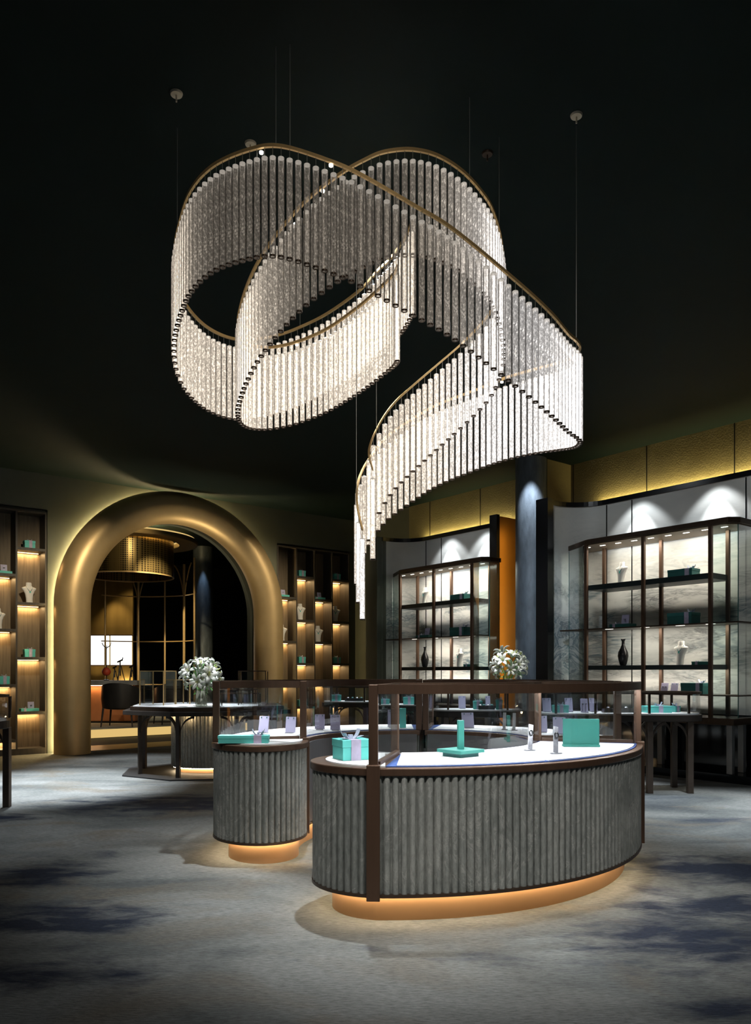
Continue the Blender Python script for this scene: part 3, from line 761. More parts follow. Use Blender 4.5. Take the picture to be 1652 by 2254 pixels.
# ================================================================== small goods
def bow(m, x, z, s, wdir=(0, 1, 0)):
    """four loops and two tails of ribbon around a knot"""
    for ang, ln, up in ((20, 1.0, .55), (160, 1.0, .55), (-25, .8, .35), (205, .8, .35)):
        a = R(ang); d = Vector((math.cos(a), math.sin(a)*.8, 0)); pts = []
        for i in range(13):
            t = i/12; r = ln*s*math.sin(PI*t)**.6 if 0 < t < 1 else 0
            h = s*up*(math.sin(2*PI*(t-.25))*.5+.5)*(1 if 0 < t < 1 else 0)
            pts.append(Vector((x, 0, z))+d*r*.62+Vector((0, 0, h)))
        m.strip(pts, Vector((-d.y, d.x, 0)), s*.30)
    m.strip([(x, 0, z+.002), (x+s*.5, s*.35, z+.004), (x+s*.95, s*.5, z+.012)], (.4, -1, 0), s*.26)
    m.strip([(x, 0, z+.002), (x-s*.5, -s*.35, z+.004), (x-s*.9, -s*.55, z+.012)], (.4, -1, 0), s*.26)
    m.box((x, 0, z+s*.12), (s*.22, s*.26, s*.24))
def gift_box(label, loc, rot, sx, sy, sz, rx=0.0, rw=.05, bs=.06, group=None, body='teal', lid=.32):
    t = thing('gift_box', label, 'gift box', loc, rot, group)
    m = MB(); m.bb(-sx/2+.003, sx/2-.003, -sy/2+.003, sy/2-.003, 0, sz*(1-lid)); m.build('box_body', M[body], t, bevel=.002)
    m = MB(); m.bb(-sx/2, sx/2, -sy/2, sy/2, sz*(1-lid), sz); m.build('box_lid', M[body], t, bevel=.002)
    m = MB(); e = .0015
    m.bb(rx-rw/2, rx+rw/2, -sy/2-e, sy/2+e, 0, sz+e); m.build('ribbon', M['ribbon'], t)
    m = MB(); bow(m, rx, sz+e, bs); m.build('bow', M['bow'], t, solid=.0015)
    return t
def bust(label, loc, rot, h, group=None):
    t = thing('necklace_bust', label, 'necklace bust', loc, rot, group)
    prof = [(0, .165, .10), (.2, .165, .10), (.42, .20, .11), (.58, .27, .12), (.69, .35, .12), (.735, .35, .11), (.765, .27, .105), (.795, .175, .10), (.84, .135, .10), (.95, .135, .105), (1.0, .12, .095)]
    m = MB(); n = 20; vs = []; fs = []
    for z, a, b in prof:
        for k in range(n):
            q = 2*PI*k/n; vs.append((a*h*math.cos(q), b*h*math.sin(q)+.10*h*(z-.5), z*h))
    for i in range(len(prof)-1):
        for k in range(n): fs.append((i*n+k, i*n+(k+1) % n, (i+1)*n+(k+1) % n, (i+1)*n+k))
    fs += [tuple(range(n-1, -1, -1)), tuple((len(prof)-1)*n+k for k in range(n))]
    m.add(vs, fs); m.build('bust_form', M['bust'], t, smooth=True, angle=R(60))
    P = []
    for i in range(17):
        u = i/16*2-1; P.append((.17*h*u, (-.125*(1-.75*u*u))*h, h*(.55+.25*abs(u)**1.4)))
    m = MB(); m.tube(P, .009*h+.0012, 6); nk = m.build('necklace', M['tealdark'], t, smooth=True)
    m = MB(); m.box((0, -.128*h, .52*h), (.06*h, .02*h, .075*h)); m.build('pendant', M['teal'], nk)
    return t
def card(label, loc, rot, w=.10, h=.135, mt='lilac', tilt=14, group=None, jewel=False):
    t = thing('jewellery_card', label, 'display card', loc, rot, group)
    mm = Matrix.Rotation(R(-tilt), 3, 'X')
    m = MB(); m.box((0, h/2*math.sin(R(tilt)), h/2*math.cos(R(tilt))+.003), (w, .006, h), mm); m.build('card', M[mt], t, bevel=.001)
    m = MB(); m.box((.0, -.028, .0025), (w*.75, .05, .005)); m.build('foot', M['silver'], t)
    if jewel:
        m = MB()
        for s in (-1, 1):
            m.lathe([(.012, 0), (.012, .006)], 10, (s*w*.2, h*.55*math.sin(R(tilt))-.008, h*.6))
        m.build('earrings', M['black'], t)
    else:
        m = MB()
        for s in (-1, 1): m.box((s*w*.28, h*.9*math.sin(R(tilt))-.006, h*.91), (.006, .008, .012))
        m.build('pins', M['tealdark'], t)
    return t
def ring_stand(label, loc, rot, h=.165):
    t = thing('ring_stand', label, 'display stand', loc, rot)
    mm = Matrix.Rotation(R(-16), 3, 'X')@Matrix.Rotation(R(12), 3, 'Y')
    m = MB(); m.box(mm@Vector((0, 0, h/2))+Vector((0, 0, .004)), (.034, .006, h), mm); m.build('stem', M['silver'], t, bevel=.001)
    m = MB(); m.box((-.02, -.03, .003), (.07, .03, .005)); m.build('foot', M['silver'], t)
    m = MB(); m.tube([mm@Vector((.013*math.cos(a), -.010, h*.68+.016*math.sin(a))) for a in [2*PI*i/14 for i in range(14)]], .004, 6, True); m.build('ring', M['black'], t, smooth=True)
    return t
def flat_set(label, loc, rot, s=1.0, mt='teal'):
    """shallow turquoise box with a small upright jewellery card on it, one display piece"""
    t = thing('card_display', label, 'display card', loc, rot)
    m = MB(); m.bb(-.14*s, .14*s, -.07*s, .07*s, 0, .045*s); m.build('base_box', M[mt], t, bevel=.003)
    m = MB(); m.box((.03*s, .01*s, .045*s+.055*s), (.10*s, .006, .11*s), Matrix.Rotation(R(-10), 3, 'X')); c = m.build('card', M['lilac'], t)
    m = MB(); m.lathe([(.016*s, 0), (.016*s, .004)], 12, (.03*s, -.006*s, .10*s)); m.build('earring', M['silver'], c)
    m = MB(); m.bb(-.095*s, -.06*s, -.072*s, .072*s, 0, .047*s); m.build('ribbon', M['ribbon'], t)
    m = MB(); bow(m, -.078*s, .047*s, .05*s); m.build('bow', M['bow'], t, solid=.001)
    return t
Zb = ZT+.009
def onz(px, py, z=Zb):
    p = on(px, py, z); p.z = z; return p
gift_box('long flat turquoise gift box with bow on the rounded end of the smaller counter', (-.93, 5.47, ZT+.0065), R(3), .355, .115, .055, .10, .055, .075, lid=.4)
gift_box('square turquoise gift box with lilac ribbon on the rounded end of the large counter', (-.135, 4.46, ZT+.0065), R(24), .185, .17, .115, -.01, .06, .10, lid=.36)
# teal T stand and teal panel on the large counter
p = Vector((.505, 4.585, Zb))
t = thing('pedestal_stand', 'teal post standing on a square tray on the large counter', 'display stand', p, R(40))
m = MB(); m.bb(-.10, .10, -.10, .10, .022, .042); m.build('tray', M['tealdeep'], t, bevel=.002)
m = MB(); m.bb(-.075, .075, -.075, .075, 0, .022); m.build('foot', M['tealdark'], t)
m = MB(); m.box((0, 0, .042+.085), (.036, .036, .17), Matrix.Rotation(R(-34), 3, 'Z')); m.build('post', M['tealdeep'], t, bevel=.002)
p = Vector((1.375, 5.17, Zb))
t = thing('display_board', 'upright teal display board at the far end of the large counter', 'display stand', p, R(-4))
m = MB(); m.bb(-.118, .118, -.012, .018, .012, .185); m.build('board', M['tealdeep'], t, bevel=.002)
m = MB(); m.bb(-.122, .120, -.032, .022, 0, .014); m.build('foot', M['tealdeep'], t, bevel=.002)
ring_stand('silver ring stand beside the teal post tray on the large counter', (.985, 4.93, Zb), R(20))
ring_stand('silver ring stand in front of the teal display board', (1.105, 4.74, Zb), R(24))
# cards on the rear counters
for lab, x, y, rot, w, h, mt, j in (
    ('lilac card leaning behind the long turquoise gift box', -.925, 6.36, R(-14), .085, .135, 'lilac', 0),
    ('lilac card second from the long gift box on the smaller counter', -.70, 6.34, R(-10), .085, .13, 'lilac', 0),
    ('pale lilac card just past the corner post above the square gift box', -.485, 6.72, R(2), .085, .13, 'lilac', 0),
    ('pale lilac card near the corner post, the one closer to the tall post', -.345, 6.63, R(4), .085, .13, 'lilac', 0),
    ('lilac card standing next to the tall turquoise box behind the glass', .155, 6.96, R(0), .09, .16, 'lilac', 0),
    ('widest lilac card behind the teal post', .83, 6.92, R(8), .11, .135, 'lilac', 0),
    ('lilac card behind the ring stand on the rear counter', 1.375, 6.40, R(-4), .095, .135, 'lilac', 0),
    ('grey lilac card beside the teal display board on the rear counter', 1.475, 6.20, R(-10), .10, .135, 'lilac', 0)):
    card(lab, (x, y, Zb), rot, w, h, mt, group=None)
for lab, x, y in (('slim white stand with foot, next after the widest lilac card', 1.115, 6.70), ('slim white stand with foot, between another one and the corner posts', 1.185, 6.62)):
    t = thing('slim_stand', lab, 'display stand', (x, y, Zb), R(-20))
    m = MB(); m.box((0, .012, .075), (.026, .006, .145), Matrix.Rotation(R(-10), 3, 'X')); m.build('stem', M['white'], t)
    m = MB(); m.box((.01, -.025, .003), (.05, .03, .005)); m.build('foot', M['silver'], t)
m = MB(); m.bb(-.028, .028, -.02, .02, 0, .175); tag(m.build('gift_carton', M['teal'], None, loc=(.245, 6.93, Zb), bevel=.002), 'tall narrow turquoise carton behind the glass near the tall post', 'carton')

# ================================================================== vitrines in the niches
def vitrine(label, v0, which):
    t = thing('vitrine', label, 'display cabinet', W(9.0, v0), TH)
    xr = .60 if v0 < 7 else .38; yr = -1.25 if v0 < 7 else -1.06
    m = MB(); m.bb(-.06, .60, yr, 1.42, .72, .80); m.build('counter_top', M['darkbronze'], t, bevel=.006)
    for x in (.26, .54):
        for y in (-1.05, .06, 1.18):
            m = MB(); m.bb(x-.035, x+.035, y-.035, y+.035, .103, .72); m.build('leg', M['graylegs'], t, bevel=.004)
    for x in (.03, .45):
        for y in (-.92, 0, .90):
            m = MB(); m.bb(x-.022, x+.022, y-.022, y+.022, .80, 3.14); m.build('post', M['bronze'], t, bevel=.003)
    pl = [(0, .85), (.02, .92), (.27, 1.40), (.60, 1.40), (xr, -1.24), (.12, -1.24), (0, -1.15)]
    m = MB(); m.prism(pl, 3.14, 3.21); c = m.build('canopy', M['darkbronze'], t, bevel=.008)
    m = MB(); m.prism([(x*.94+.02, y*.97) for x, y in pl], 3.128, 3.139); m.build('canopy_soffit', M['amberwood'], c)
    for k in range(9):
        y = .98-k*.25
        m = MB(); m.bb(.16, .185, y-.04, y+.04, 3.121, 3.127); m.build('downlight', M['led_white'], c)
    for z, h, y0, y1, mt in ((2.50, .07, -.92, .90, 'tealblack'), (1.945, .018, yr, 1.38, 'darkbronze'), (1.385, .06, -.92, .90, 'tealblack'), (1.06, .016, yr, 1.38, 'darkbronze')):
        m = MB(); m.bb(.055, .50, y0, y1, z, z+h); s = m.build('shelf_board', M[mt], t)
        if z == 1.945:
            for y in (.55, 0, -.5, -.9):
                m = MB(); m.bb(.06, .075, y-.06, y+.06, z-.005, z-.001); m.build('downlight', M['led_white'], s)
    m = MB(); m.sheet([(.03, .93, 0), (.25, 1.36, 0), (.58, 1.36, 0)], .80, 3.13, .008); m.build('glass_side', M['greenglass'], t)
    m = MB(); m.sheet([(.03, -.95, 0), (.03, -1.08, 0), (.14, -1.2, 0), (xr-.02, -1.2, 0)], .80, 3.13, .008); m.build('glass_side', M['greenglass'], t)
    for (x, y) in ((.25, 1.365), (.14, -1.205)):
        m = MB(); m.bb(x-.004, x+.004, y-.004, y+.004, .80, 3.13); m.build('glass_edge', M['tealdark'], t)
    def P(y, x, z): return W(9.0+x, v0+y, z)
    w = which
    bust('white bust on the upper dark shelf of the vitrine %s' % w, P(.48, .25, 2.571), TH-PI/2+R(-10), .30)
    bust('white bust with dark choker, lower dark shelf, vitrine %s' % w, P(-.40, .25, 1.446), TH-PI/2+R(-10), .31)
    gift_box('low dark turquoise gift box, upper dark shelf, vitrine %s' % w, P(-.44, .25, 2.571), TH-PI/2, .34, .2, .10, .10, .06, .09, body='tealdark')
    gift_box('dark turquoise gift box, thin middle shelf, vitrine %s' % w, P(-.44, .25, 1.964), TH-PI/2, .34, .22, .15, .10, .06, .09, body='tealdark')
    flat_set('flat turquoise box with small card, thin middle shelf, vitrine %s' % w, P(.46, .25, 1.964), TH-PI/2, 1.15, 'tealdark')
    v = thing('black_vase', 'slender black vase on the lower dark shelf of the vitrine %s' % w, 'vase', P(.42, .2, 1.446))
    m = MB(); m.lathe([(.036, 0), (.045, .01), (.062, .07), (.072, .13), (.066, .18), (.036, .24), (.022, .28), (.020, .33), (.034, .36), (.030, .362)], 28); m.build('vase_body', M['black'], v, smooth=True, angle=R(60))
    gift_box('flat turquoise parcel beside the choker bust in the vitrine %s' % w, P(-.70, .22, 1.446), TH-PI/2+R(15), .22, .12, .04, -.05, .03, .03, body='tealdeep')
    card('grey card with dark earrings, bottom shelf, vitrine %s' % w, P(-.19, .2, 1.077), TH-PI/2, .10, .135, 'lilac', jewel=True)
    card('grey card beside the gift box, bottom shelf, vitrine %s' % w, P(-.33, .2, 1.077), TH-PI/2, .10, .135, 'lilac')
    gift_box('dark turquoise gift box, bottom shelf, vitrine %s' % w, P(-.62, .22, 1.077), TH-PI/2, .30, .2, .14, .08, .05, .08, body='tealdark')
M['tealblack'] = simple('blackened teal shelf', (.012, .022, .024), .4, 0, .1, 6)
M['amberwood'] = simple('warm soffit', (.22, .15, .09), .5, 0, .1, 6)
vitrine('large glass vitrine with bronze posts in the niche beside the round column', 5.8, 'beside the column')
vitrine('glass vitrine with bronze posts in the far niche beyond the amber jamb', 9.86, 'in the far niche')

# ================================================================== goods on the wall shelves
def on_shelf(us, i, z, du=0.0, v=13.64): return W((us[i]+us[i+1])/2+du, v, z+.001)
names = ('the column by the arch', 'the second column from the arch', 'the third column from the arch', 'the column by the room corner')
gb = None
def shelf_box(lab, p, s=1.0):
    global gb
    if gb is None: gb = gift_box(lab, p, TH, .17, .13, .13, .01, .05, .06, 'gift boxes on the wall shelves')
    else: dup(gb, p, TH, lab, 'gift boxes on the wall shelves', s)
bs = None
def shelf_bust(lab, p, rot):
    global bs
    if bs is None: bs = bust(lab, p, rot, .34, 'necklace busts on the wall shelves')
    else: dup(bs, p, rot, lab, 'necklace busts on the wall shelves')
fs_ = None
def shelf_set(lab, p):
    global fs_
    if fs_ is None: fs_ = flat_set(lab, p, TH, 1.0); fs_['group'] = 'card displays on the wall shelves'
    else: dup(fs_, p, TH, lab, 'card displays on the wall shelves')
for i in (1, 3):
    shelf_box('turquoise gift box on the top shelf, %s' % names[i], on_shelf(ur, i, EVEN[0], -.03))
    shelf_bust('white necklace bust in %s' % names[i], on_shelf(ur, i, EVEN[1], -.05), TH+R(-20))
    shelf_box('turquoise gift box two shelves below the top, %s' % names[i], on_shelf(ur, i, EVEN[2], -.03))
    shelf_box('turquoise gift box low down, %s' % names[i], on_shelf(ur, i, EVEN[3], -.03))
for i in (0, 2):
    shelf_set('flat box with card on the top shelf, %s' % names[i], on_shelf(ur, i, ODD[0], -.04))
    shelf_bust('white necklace bust in %s' % names[i], on_shelf(ur, i, ODD[1], -.05), TH+R(-20))
    shelf_box('low turquoise gift box just above counter rail, %s' % names[i], on_shelf(ur, i, ODD[2], -.02), (1.2, 1.1, .6))
L0 = 'the shelf wall at the picture edge'
shelf_box('turquoise gift box on the top shelf of %s' % L0, on_shelf(ul, 1, EVEN[0]+.06))
shelf_bust('fully visible white necklace bust in %s' % L0, on_shelf(ul, 1, EVEN[1]+.06), TH+R(8))
shelf_box('turquoise gift box below the bust of %s' % L0, on_shelf(ul, 1, EVEN[2]+.06))
shelf_set('flat turquoise box with card, lowest in %s' % L0, on_shelf(ul, 1, EVEN[3]+.06))
shelf_set('partly cropped flat box with card, top of %s' % L0, on_shelf(ul, 0, ODD[0]+.06, .04))
shelf_bust('partly cropped necklace bust in %s' % L0, on_shelf(ul, 0, ODD[1]+.06, -.02), TH+R(8))
shelf_box('partly cropped turquoise gift box in %s' % L0, on_shelf(ul, 0, ODD[2]+.06, .06))

# ================================================================== flowers
def lily_mesh(s):
    m = MB()
    for k in range(6):
        a = 2*PI*k/6+(k % 2)*.12; d = Vector((math.cos(a), math.sin(a), 0)); n = Vector((-d.y, d.x, 0)); vs = []; fs = []
        prof = [(.04, .0, .02), (.25, .35, .16), (.55, .58, .21), (.85, .62, .14), (1.05, .50, .02)]
        for r, z, w in prof: vs += [d*r*s-n*w*s+Vector((0, 0, (z+.05)*s)), d*r*s+Vector((0, 0, z*s)), d*r*s+n*w*s+Vector((0, 0, (z+.05)*s))]
        for i in range(len(prof)-1):
            for j in (0, 1): fs.append((3*i+j, 3*i+j+1, 3*i+j+4, 3*i+j+3))
        m.add(vs, fs)
    m.cur = 1
    for k in range(5):
        a = 2*PI*k/5; m.tube([(0, 0, .1*s), (.16*s*math.cos(a), .16*s*math.sin(a), .75*s)], .018*s, 4)
    return m
def bouquet(label, loc, vh, vr, br, nfl, seed):
    rnd = random.Random(seed)
    t = thing('lily_bouquet', label, 'flowers', loc)
    m = MB(); m.lathe([(vr*.85, 0), (vr, .01), (vr*1.02, vh*.45), (vr*.86, vh*.8), (vr*.8, vh), (vr*.74, vh), (vr*.8, vh*.8), (vr*.92, vh*.45), (vr*.8, .02), (.001, .018)], 28, cap=False)
    m.build('vase', M['vaseglass'], t, smooth=True)
    c = Vector((0, 0, vh+br*.75))
    m = MB()
    for k in range(30):
        d = Vector((rnd.gauss(0, 1), rnd.gauss(0, 1), rnd.gauss(.3, .8))).normalized()
        e = c+d*br*.75; m.tube([(rnd.uniform(-1, 1)*vr*.4, rnd.uniform(-1, 1)*vr*.4, vh*.3), (d.x*vr*.5, d.y*vr*.5, vh), e], .0025, 4)
    m.build('stems', M['leaf'], t)
    m = MB()
    for k in range(60):
        d = Vector((rnd.gauss(0, 1), rnd.gauss(0, 1), rnd.gauss(.1, .8))).normalized()
        p = c+d*br*rnd.uniform(.45, .95); q = p+(d+Vector((0, 0, rnd.uniform(-.4, .4))))*br*rnd.uniform(.25, .5)
        sd = d.cross(Vector((0, 0, 1))).normalized()*br*.07; mid = (p+q)/2
        m.add([p, mid-sd, q, mid+sd], [(0, 1, 2, 3)])
    m.build('foliage', M['leaf'], t)
    base = lily_mesh(br*.50).build('lily_blossom', [M['petal'], M['bud']], t, smooth='all', solid=.0015)
    for k in range(nfl):
        z = 1-1.55*(k+.5)/nfl; ph = k*2.39996+rnd.uniform(-.2, .2); q = math.sqrt(max(0, 1-z*z))
        d = Vector((q*math.cos(ph), q*math.sin(ph), z)); rr = br*rnd.uniform(.62, 1.0)
        o = base if k == 0 else base.copy()
        if k: COL.objects.link(o); o.parent = t
        o.location = c+Vector((d.x*rr, d.y*rr, d.z*rr*.92)); o.rotation_euler = (d+Vector((rnd.uniform(-.3, .3), rnd.uniform(-.3, .3), .15))).to_track_quat('Z', 'Y').to_euler()
        s = rnd.uniform(.75, 1.15); o.scale = (s, s, s)
    for k in range(9):
        d = Vector((rnd.gauss(0, 1), rnd.gauss(0, 1), abs(rnd.gauss(.6, .5)))).normalized(); p = c+d*br*1.08
        m = MB(); m.lathe([(.002, -.030), (.010, -.015), (.012, .0), (.007, .022), (.001, .034)], 8); b = m.build('lily_bud', M['bud'], t, smooth=True, loc=p); b.rotation_euler = d.to_track_quat('Z', 'Y').to_euler()
    return t

# ================================================================== octagonal table behind the counters
OC = Vector((-2.28, 10.55, 0))
def octa(f, a=.95, b=.8): return [Vector((a*f*math.cos(R(32+45*k)), b*f*math.sin(R(32+45*k)), 0)) for k in range(8)]
t = thing('octagonal_table', 'eight-legged octagonal display table with a fluted pedestal behind the counters', 'display table', OC)
m = MB(); m.prism(octa(1.25), 0, .018); m.build('base_plate', M['blackmatt'], t, bevel=.004)
m = MB(); m.prism(octa(1.24), .80, .856); m.build('table_top', M['tabletop'], t, bevel=.006)
m = MB(); m.prism(octa(1.14), .856, .905); m.build('raised_board', M['darkbronze'], t, bevel=.004)
m = MB(); m.prism(octa(1.10), .905, .912); m.build('white_inlay', M['white'], t)
V8 = octa(1.0)
for k, p in enumerate(V8):
    m = MB(); m.box((p.x, p.y, .409), (.05, .05, .782), Matrix.Rotation(R(32+45*k), 3, 'Z')); lg = m.build('leg', M['tabletop'], t, bevel=.004)
    for q in (V8[(k+1) % 8], V8[k-1]):
        d = (q-p).normalized()
        m = MB(); m.sweep([p+d*(.03+.17*(1-math.cos(PI/2*i/8)))+Vector((0, 0, .58+.20*math.sin(PI/2*i/8))) for i in range(9)], .035, .03); m.build('curved_bracket', M['tabletop'], lg)
el = [Vector((.50*math.cos(2*PI*k/160), .40*math.sin(2*PI*k/160), 0)) for k in range(160)]
m = MB(); m.prism(flute(el, .046, .012), .085, .795); m.build('fluted_pedestal', M['stone'], t, smooth=True, angle=R(50))
m = MB(); m.prism([p*.86 for p in el], .018, .085); pl = m.build('plinth', M['copper'], t, smooth=True, angle=R(30))
m = MB(); m.sweep([p*.93+Vector((0, 0, .078)) for p in el], .014, .008, True); m.build('light_strip', M['ledfloor'], pl)
for k in range(10):
    a = 2*PI*k/10
    light('pedestal glow', 'POINT', (OC.x+.56*math.cos(a), OC.y+.46*math.sin(a), .76), 1.2, (1, .68, .35), size=.02)
def glass_case(label, loc, rot, w, d, h, mt='brass', inner=True):
    t = thing('glass_case', label, 'glass case', loc, rot, 'glass cases on the octagonal table')
    for sx in (-1, 1):
        for sy in (-1, 1):
            m = MB(); m.bb(sx*w/2-.006, sx*w/2+.006, sy*d/2-.006, sy*d/2+.006, 0, h); m.build('post', M[mt], t)
    for sy in (-1, 1):
        m = MB(); m.bb(-w/2, w/2, sy*d/2-.006, sy*d/2+.006, h-.012, h); m.build('top_rail', M[mt], t)
        m = MB(); m.bb(-w/2, w/2, sy*d/2-.002, sy*d/2+.002, 0, h); m.build('glass_pane', M['glass'], t)
    for sx in (-1, 1):
        m = MB(); m.bb(sx*w/2-.006, sx*w/2+.006, -d/2, d/2, h-.012, h); m.build('top_rail', M[mt], t)
        m = MB(); m.bb(sx*w/2-.002, sx*w/2+.002, -d/2, d/2, 0, h); m.build('glass_pane', M['glass'], t)
    return t
glass_case('tall square glass case on the octagonal table in front of the bar chair', (-2.93, 10.42, .913), R(-12), .34, .36, .46)
glass_case('lower glass case on the octagonal table inside the tall pair, next to the bouquet', (-2.62, 10.72, .913), R(-12), .22, .26, .34)
glass_case('tall square glass case on the octagonal table in front of the gold archway leg', (-1.66, 10.50, .913), R(4), .36, .38, .46, 'darkbronze')
glass_case('long low glass case on the octagonal table behind the bouquet', (-2.18, 11.05, .913), R(2), .95, .26, .20, 'darkbronze')
glass_case('short low glass case on the octagonal table behind the corner post of the smaller counter', (-1.76, 10.05, .913), R(4), .5, .24, .17, 'darkbronze')
bouquet('white lily bouquet in a short glass vase on the octagonal table', (-2.25, 9.98, .913), .20, .075, .225, 19, 3)

# ================================================================== row of glazed display tables
def stadium(hl, hw, n=16):
    p = [Vector((hl-hw+hw*math.cos(a), hw*math.sin(a), 0)) for a in [-PI/2+PI*k/n for k in range(n+1)]]
    return p+[Vector((-(hl-hw)+hw*math.cos(a), hw*math.sin(a), 0)) for a in [PI/2+PI*k/n for k in range(n+1)]]
def display_table(label, loc, rot, hl, hw, legs, posts):
    t = thing('display_table', label, 'display table', loc, rot, 'glazed display tables')
    m = MB(); m.prism(stadium(hl, hw), .80, .875); m.build('table_top', M['tabletop'], t, bevel=.008)
    m = MB(); m.prism(stadium(hl-.03, hw-.03), .875, .892); m.build('white_inlay', M['white'], t)
    for x in legs:
        for y in (-hw+.07, hw-.07):
            m = MB(); m.bb(x-.032, x+.032, y-.032, y+.032, 0, .80); lg = m.build('leg', M['legwood'], t, bevel=.004)
            for s in ([-1, 1] if abs(x) < max(legs)-.01 else [-1 if x > 0 else 1]):
                m = MB(); m.sweep([Vector((x+s*(.03+.15*(1-math.cos(PI/2*i/8))), y, .58+.20*math.sin(PI/2*i/8))) for i in range(9)], .03, .03); m.build('curved_bracket', M['legwood'], lg)
    for x in posts:
        for y in (-hw+.05, hw-.05):
            m = MB(); m.bb(x-.012, x+.012, y-.012, y+.012, .892, 1.11); m.build('post', M['darkbronze'], t)
    o = stadium(hl-.02, hw-.02)
    m = MB(); m.sweep([p+Vector((0, 0, 1.12)) for p in o], .03, .025, True); m.build('top_rail', M['darkbronze'], t)
    m = MB(); m.sweep([p+Vector((0, 0, 1.0)) for p in o], .005, .21, True); m.build('glass_pane', M['glass'], t)
    m = MB(); m.prism(stadium(hl-.036, hw-.036), 1.118, 1.123); m.build('top_glass', M['glass'], t)
    return t
M['legwood'] = simple('brown table leg wood', (.055, .040, .030), .45, .15, .2, 6)
display_table('long glazed display table beside the large counter, its legs showing past the corner post', (2.75, 8.86, 0), 0, .97, .30, (.76, .31, -.3, -.76), (.74, .30, -.3, -.74))
display_table('glazed display table with a lily bouquet behind the rear counter', (1.27, 9.65, 0), R(-6), .58, .28, (.38, -.38), (.36, -.36))
display_table('small glazed display table seen between the tall counter posts', (.35, 11.15, 0), R(-10), .44, .27, (.26, -.26), (.25, -.25))
display_table('small glazed display table under the lit wall shelves beside the room corner', (-.40, 12.35, 0), R(-10), .46, .27, (.28, -.28), (.27, -.27))
display_table('glazed display table cut off by the picture edge', (-4.10, 7.55, 0), 0, .50, .28, (.40, -.40), (.42, -.42))
z = .893
bouquet('white lily bouquet beside the round column on a display table', (1.66, 9.60, 1.1335), .14, .06, .20, 18, 8)
tb = gift_box('pair-sized turquoise gift box with bow on the exposed end of the long display table', (3.20, 8.80, z), R(2), .30, .16, .075, .02, .05, .08)
for lab, x, y, rot, sx, sy, sz in (
    ('small turquoise gift box at the tip of the long display table', 3.46, 8.93, R(30), .09, .09, .07),
    ('turquoise gift box with bow among the lilac cards on the long display table', 2.10, 8.78, 0, .17, .12, .085),
    ('turquoise gift box on the display table that carries the bouquet', 1.27, 9.6, 0, .11, .10, .10),
    ('upright turquoise gift box beside the black tray on the bouquet table', 1.52, 9.50, R(20), .07, .06, .12),
    ('turquoise gift box on the small table between the tall counter posts', .48, 11.08, 0, .17, .12, .10),
    ('turquoise gift box at the end of the small table between the tall counter posts', .13, 11.15, 0, .15, .12, .07),
    ('turquoise gift box with bow on the small table under the lit wall shelves', -.62, 12.28, 0, .15, .12, .10)):
    gift_box(lab, (x, y, z), rot, sx, sy, sz, 0, .04, .06, 'gift boxes on the display tables')
for lab, x, y, w, j in (
    ('lilac card by the corner posts behind the bowed box, long display table', 1.98, 8.92, .10, 0),
    ('lilac card between bowed gift box and earring card, long display table', 2.24, 8.94, .09, 0),
    ('pale card with dark earrings on the long display table', 2.37, 8.76, .085, 1),
    ('lilac card next to the earring card on the long display table', 2.52, 8.93, .09, 0),
    ('lilac card beside the turquoise box on the bouquet table', 1.09, 9.72, .09, 0),
    ('slim lilac card on the bouquet table, between gift box and tray', 1.41, 9.68, .06, 0)):
    card(lab, (x, y, z), 0, w, .16, 'lilac', jewel=bool(j))
def tray(label, loc, rot, w):
    t = thing('jewellery_tray', label, 'tray', loc, rot, 'black jewellery trays')
    m = MB(); m.bb(-w/2, w/2, -.06, .06, 0, .045); m.build('tray_body', M['black'], t, bevel=.004)
    for k in range(4):
        m = MB(); m.lathe([(.018, .0455), (.022, .055), (.012, .066), (.003, .068)], 10, (-w*.36+k*w*.24, .01*(k % 2), 0)); m.build('trinket', M['tealdark' if k % 2 else 'silver'], t, smooth=True)
tray('black jewellery tray inside the long display table', (2.80, 8.80, z), 0, .42)
tray('black jewellery tray on the bouquet table', (1.36, 9.50, z), 0, .0+.20)
tray('black jewellery tray on the small table under the lit wall shelves', (-.33, 12.25, z), R(-10), .3)
bust('white necklace bust under glass on the table cut off by the picture edge', (-3.74, 7.5, z), 0, .17)
# ================================================================== camera, world, lights
cam = bpy.data.cameras.new('camera'); co = bpy.data.objects.new('camera', cam); COL.objects.link(co)
co.location = (0, 0, EYE); co.rotation_euler = (PI/2, 0, 0)
cam.sensor_fit = 'VERTICAL'; cam.sensor_height = 36; cam.sensor_width = 36
cam.lens = F/2254*36
cam.shift_y = (HY-1127)/2254
cam.clip_start = .05
SC.camera = co
w = bpy.data.worlds.new('world'); SC.world = w; w.use_nodes = True
w.node_tree.nodes['Background'].inputs[0].default_value = (.5, .62, .7, 1)
w.node_tree.nodes['Background'].inputs[1].default_value = .05
SC.view_settings.view_transform = 'Standard'; SC.view_settings.look = 'None'
SC.view_settings.exposure = 0; SC.view_settings.gamma = 1
try: SC.view_settings.use_curve_mapping = False
except Exception: pass
cy = SC.cycles
cy.max_bounces = 6; cy.diffuse_bounces = 2; cy.glossy_bounces = 3; cy.transmission_bounces = 4; cy.transparent_max_bounces = 48
cy.caustics_reflective = False; cy.caustics_refractive = False
cy.use_denoising = True
cy.sample_clamp_indirect = 4
cool = (.86, .93, 1)
light('ring key', 'SPOT', (-.05, 5.25, H-.02), 1050, (.92, .97, 1), (0.0, 5.25, 0), .04, spot=56, blend=.95)
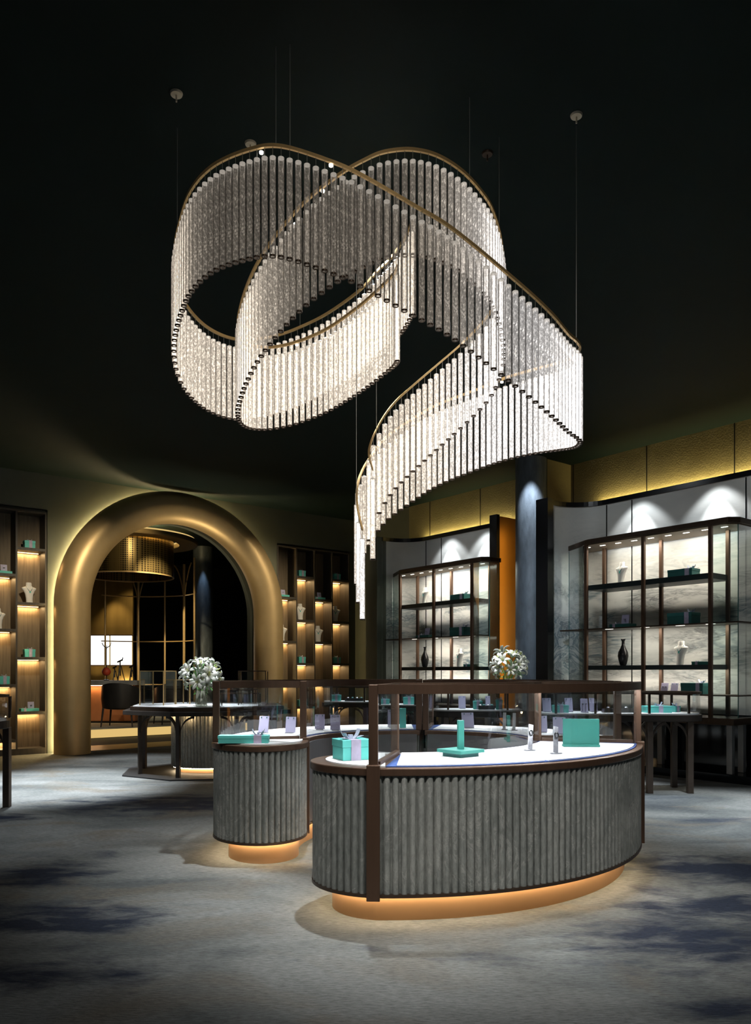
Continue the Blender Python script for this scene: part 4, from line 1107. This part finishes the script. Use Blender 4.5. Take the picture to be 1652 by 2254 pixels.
for x, y, e, sp in ((-4.0, 9.2, 3600, 46), (-3.6, 11.4, 700, 40), (-2.25, 10.3, 1500, 24), (3.6, 7.3, 1700, 46), (4.9, 7.4, 600, 44), (0.2, 2.9, 40, 80), (-3.2, 6.6, 260, 44), (1.3, 9.6, 900, 20), (2.7, 8.85, 1300, 28), (.35, 11.15, 700, 18), (-.4, 12.3, 700, 18)):  # floor pools, plus unseen spots added to brighten the table tops
    light('floor and table spot', 'SPOT', (x, y, H-.02), e, cool, (x, y, 0), .08, spot=sp, blend=.9)
# unseen spots added out of view to brighten the counter fronts
for x, y, tx, ty, tz, e, sp in ((-1.2, .8, .1, 4.2, .5, 650, 34), (1.6, .9, 1.0, 4.4, .5, 650, 34), (-2.2, 1.6, -.78, 5.4, .55, 420, 15)):
    light('counter fill', 'SPOT', (x, y, H-.02), e, (1, .98, .94), (tx, ty, tz), .08, spot=sp, blend=.8)
for u in (3.2, 5.9, 8.4):  # unseen ceiling spots added to brighten the gold arch
    q = W(u, 9.6); t2 = W(5.9+(u-5.9)*.75, 13.3)
    light('arch fill', 'SPOT', (q.x, q.y, H-.02), 620, (1, .84, .58), (t2.x, t2.y, 2.4), .06, spot=46, blend=.9)
for x, y, tx, ty, tz, e in ((-1.7, 7.6, -2.25, 9.98, 1.28, 420), (1.2, 7.4, 1.66, 9.6, 1.43, 420)):  # narrow unseen spots added to brighten the lilies
    light('bouquet fill', 'SPOT', (x, y, H-.02), e, (1, 1, .97), (tx, ty, tz), .04, spot=9, blend=.6)
# column spot
q = W(9.3, 7.93); d = Vector((-q.x, -q.y, 0)).normalized()
light('column spot', 'SPOT', (q.x+d.x*.50, q.y+d.y*.50, H-.06), 230, (.80, .89, 1), (q.x+d.x*.18, q.y+d.y*.18, 0), .03, spot=66, blend=.6)
light('column fill', 'SPOT', (.9, 7.2, H-.02), 650, (.75, .87, 1), (2.4, 11.75, 2.1), .1, spot=26, blend=1)  # added spot without a fitting, lifts the lower column
light('rail fill', 'SPOT', (.2, .6, H-.02), 110, (1, .9, .75), (0, 4.4, 3.0), .06, spot=60, blend=1)  # out-of-view spot added to lift the brass rail
# scallops on the panels
for (px, u) in ((1390, 9.42), (1560, 9.42), (972, 9.42), (1052, 9.42)):
    k = (px-CX)/F; Y = u/(CT*k+ST); X = k*Y; uu, v = UV(X, Y)
    light('panel spot', 'SPOT', W(u, v, 3.95), 55, (.9, .95, 1), W(u+.10, v, 2.5), .015, spot=58, blend=.35)
    light('panel halo', 'SPOT', W(u-.12, v, 4.05), 34, (.9, .95, 1), W(u+.10, v, 2.5), .03, spot=84, blend=.4)
# vitrine canopies
for v0, kk in ((5.8, 1), (9.86, 1.4)):
    o = light('vitrine light', 'AREA', W(9.25, v0-.1, 3.12), 24*kk, (1, .92, .78), None, .12, 1.9); o.rotation_euler = (0, R(-14), TH)
    o = light('vitrine light', 'AREA', W(9.25, v0-.1, 1.93), 10*kk, (1, .92, .78), None, .08, 1.9); o.rotation_euler = (0, R(-14), TH)
    o = light('vitrine light', 'AREA', W(9.25, v0-.1, 1.37), 9*kk, (1, .92, .8), None, .08, 1.8); o.rotation_euler = (0, R(-14), TH)
for v in (4.4, 6.6, 9.6):  # unseen fill spots added for the upper panels
    q = W(7.6, v); e = W(9.6, v)
    light('panel fill', 'SPOT', (q.x, q.y, H-.02), 48, (.88, .95, 1), (e.x, e.y, 3.0), .2, spot=85, blend=1)
light('jamb light', 'AREA', W(9.5, 8.6, 2.0), 12, (1, .6, .15), W(9.8, 8.9, 2.0), .03, 3.4).data.energy = 4.5
